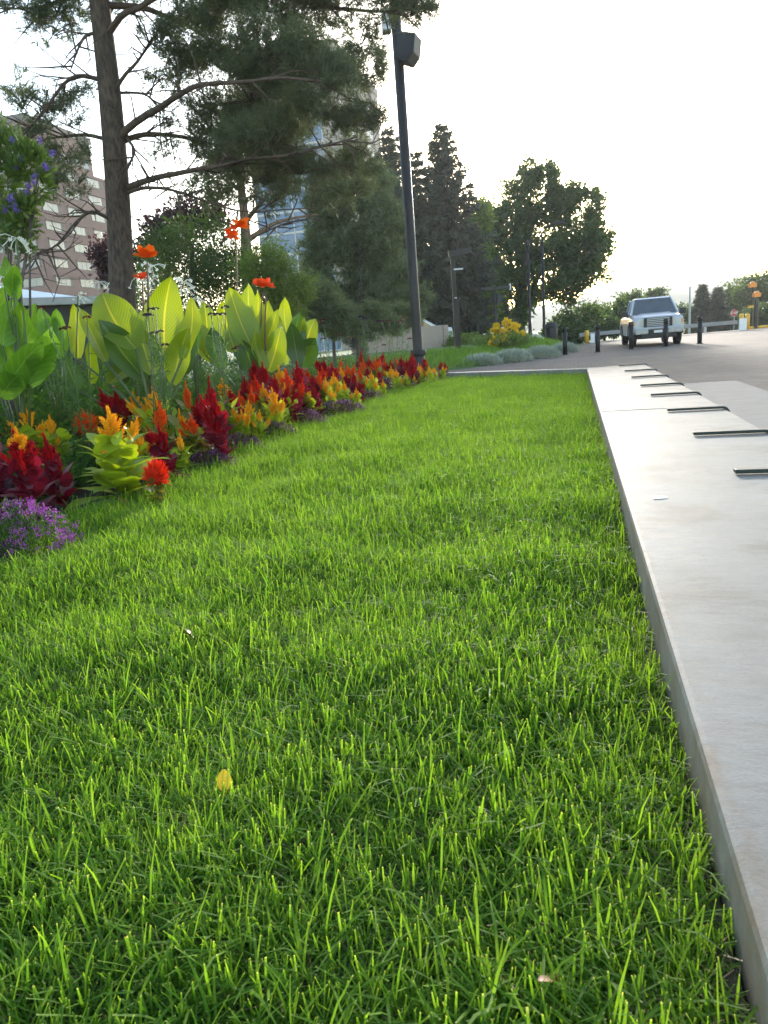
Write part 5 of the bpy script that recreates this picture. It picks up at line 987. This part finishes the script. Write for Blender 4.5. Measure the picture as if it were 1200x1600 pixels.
# T lamp
b = at(777, 545, 38); b.z = .2; t = thing('tee_lamp', 'black T shaped lamp standing behind the yellow lilies', 'lamp post', b); top = at(771, 452, 38).z-b.z
mb = MB(); mb.box((0, 0, top/2), (.16, .16, top)); mb.build('column', M['black'], t, bevel=.01)
mb = MB(); mb.box((0, 0, top+.05), (1.5, .26, .16)); mb.build('lamp_head', M['black'], t, bevel=.01)
mb = MB(); mb.box((.78, 0, top+.05), (.05, .28, .3)); mb.build('end_cap', M['white_paint'], t)
c = at(780, 467, 37.8); mb = MB(); mb.box((0, 0, 0), (.28, .24, .42)); mb.box((-.12, 0.05, .1), (.1, .05, .05)); o = mb.build('loudspeaker', M['trim'], bevel=.02); o.location = c; tag(o, 'small black loudspeaker on the T shaped lamp', 'loudspeaker')
# two slim lamp posts
for (x0, yb, x1, yt, Y, l, arm) in [(829, 538, 822, 386, 44, 'slim dark lamp post in front of the big broadleaf tree', 0), (851, 537, 849, 362, 47, 'slim dark lamp post right beside the litter bin', 1)]:
    b = at(x0, yb, Y); b.z = 0; top = at(x1, yt, Y); t = thing('street_lamp', l, 'lamp post', b); z = top.z
    mb = MB(); mb.lathe([(.22, 0), (.2, .5), (.11, .9), (.09, 1.5), (.07, z)], n=12); mb.build('pole', M['black'], t, smooth=True)
    if not arm: mb = MB(); mb.lathe([(.07, z), (.13, z+.05), (.12, z+.3), (.02, z+.36)], n=12); mb.build('lamp_head', M['black'], t); continue
    mb = MB(); mb.tube([(0, 0, z-.1), (.35, 0, z+.25), (.9, 0, z+.45)], .05, 6); mb.box((1.1, 0, z+.46), (.7, .28, .14)); mb.build('lamp_head', M['black'], t)
# litter bin
b = at(862, 537, 43); b.z = 0; t = thing('litter_bin', 'dark round litter bin beside the slim lamp post', 'bin', b)
mb = MB(); mb.lathe([(.30, 0), (.34, .1), (.36, 1.0), (.33, 1.05)], n=18); mb.build('body', M['black'], t, smooth=True)
mb = MB(); mb.lathe([(.38, 1.05), (.38, 1.12), (.25, 1.3), (.02, 1.33)], n=18); mb.build('lid', M['trim'], t, smooth=True)
b = at(836, 540, 40); b.z = 0.05; t = thing('flower_mound', 'pale pink white flower mound left of the litter bin', 'flower', b)
nl = 900; d = rand_dirs(nl); d[:, 2] = np.abs(d[:, 2]); Vv, F = leaves_np(d*np.array([.55, .4, .6]), d, .12, .08); put('blossoms', np_mesh('blossoms', Vv, F, M['white_flower']), t, kind='stuff')
# black bollards
bl = ['black bollard beside the silver mounds', 'black bollard second from the silver mounds', "black bollard before the pickup's near wheel", 'black bollard in front of the pickup grille', 'black bollard right of the pickup']
bp = [((883, 553), 513), ((934, 549), 508), ((986, 545.5), 503), ((1040, 541), 497.5), ((1093, 537.5), 493)]
for (p, yt), l in zip(bp, bl):
    b = gz(*p, 0); b = Vector((b.x*27.6/b.y, 27.6, 0)); t = thing('bollard', l, 'bollard', b, 'black bollards across the plaza'); h = 1.02
    mb = MB(); mb.lathe([(.085, 0), (.085, h-.18)], n=16); mb.build('post', M['black'], t, smooth=True)
    mb = MB(); mb.lathe([(.078, h-.18), (.078, h-.165), (.088, h-.16), (.088, h-.02), (.07, h)], n=16); mb.build('cap', M['black'], t, smooth=True)
    mb = MB(); mb.lathe([(.12, 0.002), (.12, .02), (.09, .025)], n=16); mb.build('base_plate', M['trim'], t)
# guard rail, yellow posts, signals, sign
ra, rb = at(905, 523, 42.5), at(1152, 504, 42.5); t = thing('guard_rail', 'low grey guard rail running behind the pickup', 'railing', (ra.x, ra.y, 0))
mb = MB(); mb.box(((rb.x-ra.x)/2, 0, (ra.z+rb.z)/2), (rb.x-ra.x, .10, .22)); mb.build('rail', M['rail_grey'], t, bevel=.02)
for f in (.12, .38, .62, .8):
    mb = MB(); mb.box(((rb.x-ra.x)*f, .1, .1), (.14, .14, .7)); mb.build('post', M['grey_metal'], t)
for x, yt, yb, Y, l in [(917, 516, 536, 41.5, 'single yellow post at the end of the guard rail by the bushes'), (1158, 490, 517, 41.5, 'yellow post with white base at the right end of the guard rail'), (1167.5, 490, 515, 42.2, 'plain yellow post next to the dark signal pole')]:
    b = at(x, yb, Y); b.z = -0.02; z = at(x, yt, Y).z - b.z; t = thing('safety_post', l, 'bollard', b, 'yellow safety posts by the gate')
    mb = MB(); mb.lathe([(.12, 0), (.12, z-.06), (.10, z-.02), (.03, z)], n=14); mb.build('post', M['yellow_paint'], t, smooth=True)
    if x != 1167.5:
        mb = MB(); mb.box((.0 if x > 1000 else .28, -.16, z*.36), (.42 if x > 1000 else .22, .08, z*.72)); mb.build('base_panel', M['white_paint'], t)
for (x, yt, Y, l, hx) in [(1172, 446, 44, 'taller dark signal pole with an orange head', 0), (1179, 461, 43, 'shorter dark signal post with an orange head', 1)]:
    b = at(x+1, 513, Y); b.z = -.05; z = at(x, yt, Y).z-b.z; t = thing('signal_post', l, 'signal', b, 'orange headed signals at the gate')
    mb = MB(); mb.lathe([(.13 if hx else .06, 0), (.13 if hx else .05, z*.7), (.06, z)], n=10); mb.build('pole', M['black'], t)
    mb = MB(); mb.box((0, 0, z), (.42, .22, .24)); mb.lathe([(.14, z+.12), (.1, z+.2), (.02, z+.22)], n=10); mb.build('signal_head', M['orange_lens'], t)
    if not hx:
        mb = MB(); mb.box((0, -.05, z*.52), (.45, .12, .14)); mb.build('crossbar', M['yellow_paint'], t)
b = at(1147, 515, 57); b.z = -.5; t = thing('stop_sign', 'small red octagonal stop sign in front of the dark trees', 'sign', b); c = at(1147, 489, 57)-b; R = 5.6/ppm(at(1147, 489, 57))
mb = MB(); mb.tube([(0, .04, 0), (0, .04, c.z+R)], .03, 6); mb.build('pole', M['grey_metal'], t)
oc = [(math.cos(math.pi/8+k*math.pi/4), math.sin(math.pi/8+k*math.pi/4)) for k in range(8)]
mb = MB(); mb.prism([(u*R, v*R) for u, v in oc], (1, 0, 0), (0, 0, 1), (0, 1, 0), c, -.01, .01); mb.build('border', M['white_paint'], t)
mb = MB(); mb.prism([(u*R*.94, v*R*.94) for u, v in oc], (1, 0, 0), (0, 0, 1), (0, 1, 0), c, -.016, -.0105); mb.build('face', M['stop_red'], t)
fc = bpy.data.curves.new('lettering', 'FONT'); fc.body = 'STOP'; fc.size = R*.85; fc.align_x = 'CENTER'; fc.align_y = 'CENTER'; fc.extrude = .002; ft = bpy.data.objects.new('text_source', fc); COL.objects.link(ft); bpy.context.view_layer.update(); lm = bpy.data.meshes.new_from_object(ft.evaluated_get(bpy.context.evaluated_depsgraph_get())); bpy.data.objects.remove(ft); lm.materials.clear(); lm.materials.append(M['white_paint']); fo = put('lettering', lm, t)
fo.location = c + Vector((0, -.02, 0)); fo.rotation_euler = (math.pi/2, 0, 0);
b = at(1077, 510, 52); b.z = -.3; z = at(1075, 432, 52).z-b.z; t = thing('light_mast', 'thin tall light mast right behind the pickup', 'lamp post', b)
mb = MB(); mb.lathe([(.09, 0), (.08, z*.3), (.05, z)], n=8); mb.build('pole', M['grey_metal'], t); mb = MB(); mb.box((.15, 0, z), (.5, .15, .08)); mb.box((-.15, 0, z-.08), (.2, .1, .06)); mb.build('lamp_head', M['grey_metal'], t)

# ---------------------------------------------------------------- pickup truck (local: x = its left-right, -y = forward)
def pickup():
    t = thing('pickup_truck', 'silver pickup truck facing the camera behind the bollards', 'truck', (0, 0, 0))
    def loft(secs, name, m, par=t, bev=0, smooth=False):
        mb = MB(); n = len(secs[0]); mb.add([p for s_ in secs for p in s_], [(i*n+k, i*n+(k+1) % n, (i+1)*n+(k+1) % n, (i+1)*n+k) for i in range(len(secs)-1) for k in range(n)] + [tuple(range(n-1, -1, -1)), tuple((len(secs)-1)*n+k for k in range(n))])
        return mb.build(name, m, par, smooth=smooth, bevel=bev)
    def sec(y, w, z0, z1, r=.10, tw=None):
        tw = tw or w*.96
        return [(-w, y, z0), (w, y, z0), (w, y, z0+(z1-z0)*.62), (tw, y, z1-r), (tw-r, y, z1), (-tw+r, y, z1), (-tw, y, z1-r), (-w, y, z0+(z1-z0)*.62)]
    # body: nose, hood, cab base, bed
    loft([sec(.06, .90, .58, 1.06), sec(.12, .97, .52, 1.16), sec(.6, .99, .50, 1.21), sec(1.25, 1.0, .48, 1.26), sec(1.3, 1.0, .42, 1.24), sec(3.4, 1.0, .42, 1.24), sec(5.6, .99, .5, 1.22)], 'body', M['truck'], bev=.02)
    # cab roof with pillars
    mb = MB(); A = [(-.90, 1.22, 1.24), (.90, 1.22, 1.24), (.72, 1.95, 1.88), (-.72, 1.95, 1.88)]; B = [(-.90, 3.55, 1.24), (.90, 3.55, 1.24), (.74, 3.35, 1.88), (-.74, 3.35, 1.88)]
    rt = [(-.70, 1.98, 1.88), (.70, 1.98, 1.88), (.72, 3.33, 1.88), (-.72, 3.33, 1.88)]
    mb.add(rt + [(-.62, 2.15, 1.94), (.62, 2.15, 1.94), (.64, 3.2, 1.94), (-.64, 3.2, 1.94)], [(0, 1, 5, 4), (1, 2, 6, 5), (2, 3, 7, 6), (3, 0, 4, 7), (4, 5, 6, 7), (3, 2, 1, 0)]); mb.build('roof', M['truck'], t, bevel=.02)
    for s_ in (-1, 1):
        mb = MB(); mb.tube([(s_*.91, 1.2, 1.23), (s_*.715, 1.97, 1.88)], .045, 6); mb.tube([(s_*.92, 2.4, 1.23), (s_*.73, 2.5, 1.88)], .045, 6); mb.tube([(s_*.91, 3.52, 1.23), (s_*.73, 3.33, 1.88)], .06, 6); mb.build('pillar', M['truck'], t)
        mb = MB(); mb.add([(s_*.905, 1.32, 1.24), (s_*.905, 3.5, 1.24), (s_*.735, 3.32, 1.86), (s_*.72, 2.0, 1.86)], [(0, 1, 2, 3)]); mb.build('side_window', M['glass_dark'], t)
    mb = MB(); mb.add([(-.87, 1.24, 1.25), (0, 1.16, 1.25), (.87, 1.24, 1.25), (.70, 1.96, 1.875), (0, 1.90, 1.885), (-.70, 1.96, 1.875)], [(0, 1, 4, 5), (1, 2, 3, 4)]); mb.build('windscreen', M['glass_dark'], t)
    mb = MB(); mb.add([(-.87, 3.52, 1.25), (.87, 3.52, 1.25), (.72, 3.36, 1.86), (-.72, 3.36, 1.86)], [(3, 2, 1, 0)]); mb.build('rear_window', M['glass_dark'], t)
    # hood bulge
    mb = MB(); mb.add([(-.6, .16, 1.165), (.6, .16, 1.165), (.66, 1.2, 1.265), (-.66, 1.2, 1.265), (-.5, .28, 1.205), (.5, .28, 1.205), (.56, 1.18, 1.305), (-.56, 1.18, 1.305)], [(0, 1, 5, 4), (1, 2, 6, 5), (2, 3, 7, 6), (3, 0, 4, 7), (4, 5, 6, 7)]); mb.build('bonnet', M['truck'], t, bevel=.02)
    # grille
    g = MB(); g.box((0, .035, .93), (1.06, .05, .36)); g = g.build('grille', M['trim'], t)
    for k in range(5):
        mb = MB(); mb.box((0, -.0, .80+k*.066), (1.0, .04, .036)); mb.build('slat', M['chrome'], g)
    for s_ in (-1, 1):
        mb = MB(); mb.box((s_*.47, -.01, .93), (.10, .05, .30)); mb.build('grille_end', M['trim'], g)
        h = MB(); h.add([(s_*.56, .03, .80), (s_*.90, .10, .82), (s_*.955, .22, 1.02), (s_*.93, .18, 1.10), (s_*.56, .04, 1.08), (s_*.56, .10, .80), (s_*.9, .2, .82), (s_*.94, .3, 1.02), (s_*.92, .26, 1.10), (s_*.56, .12, 1.08)],
                        [(0, 1, 2, 3, 4), (5, 9, 8, 7, 6), (0, 5, 6, 1), (1, 6, 7, 2), (2, 7, 8, 3), (3, 8, 9, 4), (4, 9, 5, 0)]); hl = h.build('headlight', M['lamp_glass'], t)
        mb = MB(); mb.box((s_*.90, .085, .92), (.07, .07, .16)); mb.build('indicator', M['amber'], hl)
        mb = MB(); mb.box((s_*1.13, 1.55, 1.30), (.24, .10, .22)); mb.tube([(s_*.93, 1.5, 1.26), (s_*1.04, 1.53, 1.28)], .03, 6); mb.build('wing_mirror', M['trim'], t, bevel=.03)
        for y in (1.02, 4.55):
            wl = MB(); ax = Vector((1, 0, 0)); c = Vector((s_*.86, y, .39)); wl.tube([c-ax*.13, c-ax*.11, c+ax*.11, c+ax*.13], [.34, .39, .39, .34], 22); wl = wl.build('wheel', M['rubber'], t, smooth=False)
            mb = MB(); mb.tube([c+ax*s_*.125, c+ax*s_*.14], [.24, .2], 16); mb.build('rim', M['chrome'], wl)
            mb = MB(); mb.tube([Vector((s_*1.0, y+.47*math.cos(a), .42+.45*math.sin(a))) for a in np.linspace(0, math.pi, 9)], .03, 6); mb.build('wheel_arch', M['trim'], t)
        mb = MB(); mb.box((s_*.62, -.02, .58), (.5, .14, .20)); mb.build('bumper_end', M['chrome'], t, bevel=.03)
        mb = MB(); mb.lathe([(.05, 0), (.05, .02)], (s_*.62, -.1, .56), 10); mb.build('fog_lamp', M['lamp_glass'], t)
    mb = MB(); mb.box((0, .0, .705), (1.76, .12, .09)); mb.build('bumper', M['truck'], t, bevel=.03)
    mb = MB(); mb.box((0, .06, .49), (1.3, .14, .30)); mb.build('air_dam', M['trim'], t, bevel=.02)
    mb = MB(); mb.box((0, 2.5, .42), (1.5, 4.6, .22)); mb.build('chassis', M['trim'], t)
    mb = MB(); mb.box((0, -.06, .57), (.32, .012, .10)); mb.build('number_plate', M['white_paint'], t)
    return t
tr = pickup()
fl = at(1031, 548, 28.7); tr.location = (fl.x, 28.9, 0.0); tr.rotation_euler = (0, 0, -LA+.02)

# ---------------------------------------------------------------- planter wall and parked car behind it
wa, wb = at(560, 530, 31), at(690, 530, 33); t = thing('planter_wall', 'buff concrete planter wall behind the lamp post', 'wall', (wa.x, wa.y, 0))
d = Vector((wb.x-wa.x, wb.y-wa.y, 0)); L = d.length; d.normalize(); nn = Vector((-d.y, d.x, 0))
zt = at(680, 509, 33).z
for k in range(3):
    mb = MB(); mb.box(d*(L*(k+.5)/3)+Vector((0, 0, zt/2)), (L/3-.02, .3, zt), d, nn); mb.build('wall_panel', M['pink_wall'], t, bevel=.01)
mb = MB(); mb.box(d*(L+.13)+nn*.5+Vector((0, 0, zt/2)), (.26, 1.4, zt), d, nn); mb.build('end_panel', M['pink_wall'], t, bevel=.01)
def parked_car():
    c = at(640, 510, 38); t = thing('parked_car', 'pale parked car half hidden behind the planter wall', 'car', (c.x, c.y, .55)); 
    prof_ = [(-2.1, .35), (-2.15, .7), (-1.3, .88), (-.7, 1.38), (.7, 1.42), (1.4, .98), (2.1, .9), (2.15, .4)]
    mb = MB(); mb.prism(prof_, (1, 0, 0), (0, 0, 1), (0, 1, 0), (0, 0, 0), -.85, .85); mb.build('body', M['car_white'], t, bevel=.06)
    for s_ in (-1, 1):
        mb = MB(); mb.prism([(-1.1, .92), (-.62, 1.31), (.62, 1.34), (1.15, .98)], (1, 0, 0), (0, 0, 1), (0, 1, 0), (0, s_*.86, 0), -.01, .01); mb.build('side_window', M['glass_dark'], t)
        for x in (-1.35, 1.35):
            mb = MB(); mb.tube([(x, s_*.7, .33), (x, s_*.88, .33)], .33, 16); mb.build('wheel', M['rubber'], t)
    return t
parked_car()

# ---------------------------------------------------------------- pavilion roof at the left
ga = at(-60, 470, 26); t = thing('garden_pavilion', 'low dark pavilion with white sloped roof behind the tobacco leaves', 'building', (ga.x, ga.y, 0))
e0, e1 = at(-120, 448, 26)-t.location, at(168, 470, 30)-t.location
d = (e1-e0); d.z = 0; L = d.length; d.normalize(); nn = Vector((-d.y, d.x, 0)); zt = (e0.z+e1.z)/2
zt = at(90, 462, 28).z
mb = MB(); mb.box(Vector((e0.x, e0.y, 0))+d*L/2+nn*2+Vector((0, 0, zt/2-.15)), (L-.4, 3.4, zt-.3), d, nn); mb.build('wall', M['roof_dark'], t)
mb = MB(); mb.box(Vector((e0.x, e0.y, 0))+d*L/2+nn*2+Vector((0, 0, zt-.12)), (L, 4.0, .28), d, nn); mb.build('fascia', M['fascia'], t, bevel=.02)
r0 = Vector((e0.x, e0.y, zt+.022)); r1 = r0+d*L*.82
mb = MB(); apex = r0 + nn*2 + Vector((0, 0, .95))
mb.add([r0, r1, r1+nn*4, r0+nn*4, apex, apex+d*L*.15], [(0, 1, 5, 4), (1, 2, 5), (2, 3, 4, 5), (3, 0, 4), (3, 2, 1, 0)]); mb.build('roof', M['roof_white'], t)

# ---------------------------------------------------------------- office block and tower (aligned with the ledge)
def office():
    Y = 150; c = at(72, 400, Y); c.z = 0; t = thing('office_block', 'brown brick office block with rows of pale windows behind the pine', 'building', c)
    ax, ay = DX, -NX      # along the long facade, away to the left
    fh = 3.55; rowsL = 17; pitch = 7.6; bays = 5
    zrow0 = at(72, 452, Y).z - .2
    nup = 11
    Ht = zrow0 + 6.9*fh + .2; Hup = at(30, 186, Y).z
    def blk(name, l0, l1, d0, d1, z0, z1, m):
        mb = MB(); mb.box(ax*(l0+l1)/2+ay*(d0+d1)/2+Vector((0, 0, (z0+z1)/2)), (l1-l0, d1-d0, z1-z0), ax, ay); return mb.build(name, m, t)
    blk('lower_block', 0, 29.5, 0, 26, -3, Ht, M['brownbrick']); blk('upper_block', 1.0, 20.5, .3, 24, Ht+.01, Hup, M['brownbrick'])
    blk('parapet', .6, 20.9, -.1, 24.4, Hup+.01, Hup+1.2, M['reveal'])
    def window(l, z, wid, hgt, d, face, mk, dep=.45):
        if face == 0: u, n_ = ax, -ay; o = ax*l + ay*d
        else: u, n_ = ay, -ax; o = ay*l + ax*d
        c0 = o + n_*.03 + Vector((0, 0, z)); mb = MB(); mb.box(c0, (wid, .1, hgt), u, n_); w_ = mb.build('window', M['reveal'], t)
        for k in range(3):
            mb = MB(); mb.box(c0 + u*(-wid*.08+wid*.26*(k-1)) + n_*.07, (wid*.245, .05, hgt*.86), u, n_); mb.build('pane', M[mk], w_)
        mb = MB(); mb.box(c0 + n_*.3 + Vector((0, 0, hgt/2+.16)), (wid+.3, .5, .3), u, n_); mb.build('lintel', M['brownbrick'], w_)
    for r in range(-2, 7):
        z = zrow0 + (r+.5)*fh
        for k in range(4):
            window(4.2+k*pitch-(1.0 if k == 3 else 0), z, 5.6, 1.75, 0, 0, 'window_reflection' if (r > 1 or (r == 1 and k == 0)) else 'window_dark')
        for k in range(3): window(4.5+k*8, z, 6.0, 1.75, 0, 1, 'window_dark')
    r = 7
    while zrow0+(r+.5)*fh < Hup-1.6:
        z = zrow0 + (r+.5)*fh
        for k in range(5): window(3.2+k*3.8, z, 2.6, 1.9, .3, 0, 'window_dark' if (k+r) % 3 else 'window_reflection')
        for k in range(4): window(3.5+k*5.5, z, 4.0, 1.75, 1.0, 1, 'window_dark')
        r += 1
office()
def tower():
    Y = 125; c = at(540, 300, Y); c.z = 0; t = thing('glass_tower', 'tall blue glass tower with a tan concrete side behind the pines', 'building', c)
    ax, ay = DX, -NX; W = 16.0; Dp = 26; H = at(545, 72, Y).z; fh = 3.3
    def blk(name, l0, l1, d0, d1, z0, z1, m, par=t):
        mb = MB(); mb.box(ax*(l0+l1)/2+ay*(d0+d1)/2+Vector((0, 0, (z0+z1)/2)), (l1-l0, d1-d0, z1-z0), ax, ay); return mb.build(name, m, par)
    blk('core', .3, Dp-.3, .3, W-.3, -3, H-1, M['reveal'])
    for k, (l0, l1) in enumerate([(0, 4.2), (9.5, 16), (21.5, Dp)]): blk('concrete_pier', l0, l1, -.15, .35, -3, H, M['tan_concrete'])
    blk('concrete_pier', -.15, .35, .4, 3.0, -3, H, M['tan_concrete']); blk('roof_slab', -.3, Dp+.3, -.3, W+.3, H+.01, H+1.1, M['tan_concrete'])
    nfl = int(H/fh)
    r_ = random.Random(4)
    for i in range(nfl):
        z = i*fh
        blk('floor_edge', -.08, .32, 3.01, W, z-.16, z+.16, M['tower_frame'])
        for k in range(4):
            d0 = 3.0+k*3.25; blk('pane', .0, .28, d0+.12, d0+3.1, z+.18, z+fh-.18, M['tower_glass' if r_.random() < .75 else 'tower_glass_pale'])
        for (l0, l1) in ((4.3, 9.4), (16.1, 21.4)): 
            blk('side_window', l0, l1, .02, .3, z+1.0, z+fh-.3, M['tower_glass_pale']); blk('spandrel', l0, l1, -.02, .3, z-.28, z+.98, M['tan_concrete'])
    for k in range(5): blk('mullion', -.14, .30, 3.0+k*3.22-.1, 3.0+k*3.22+.1, -3, H, M['tower_frame'])
tower()
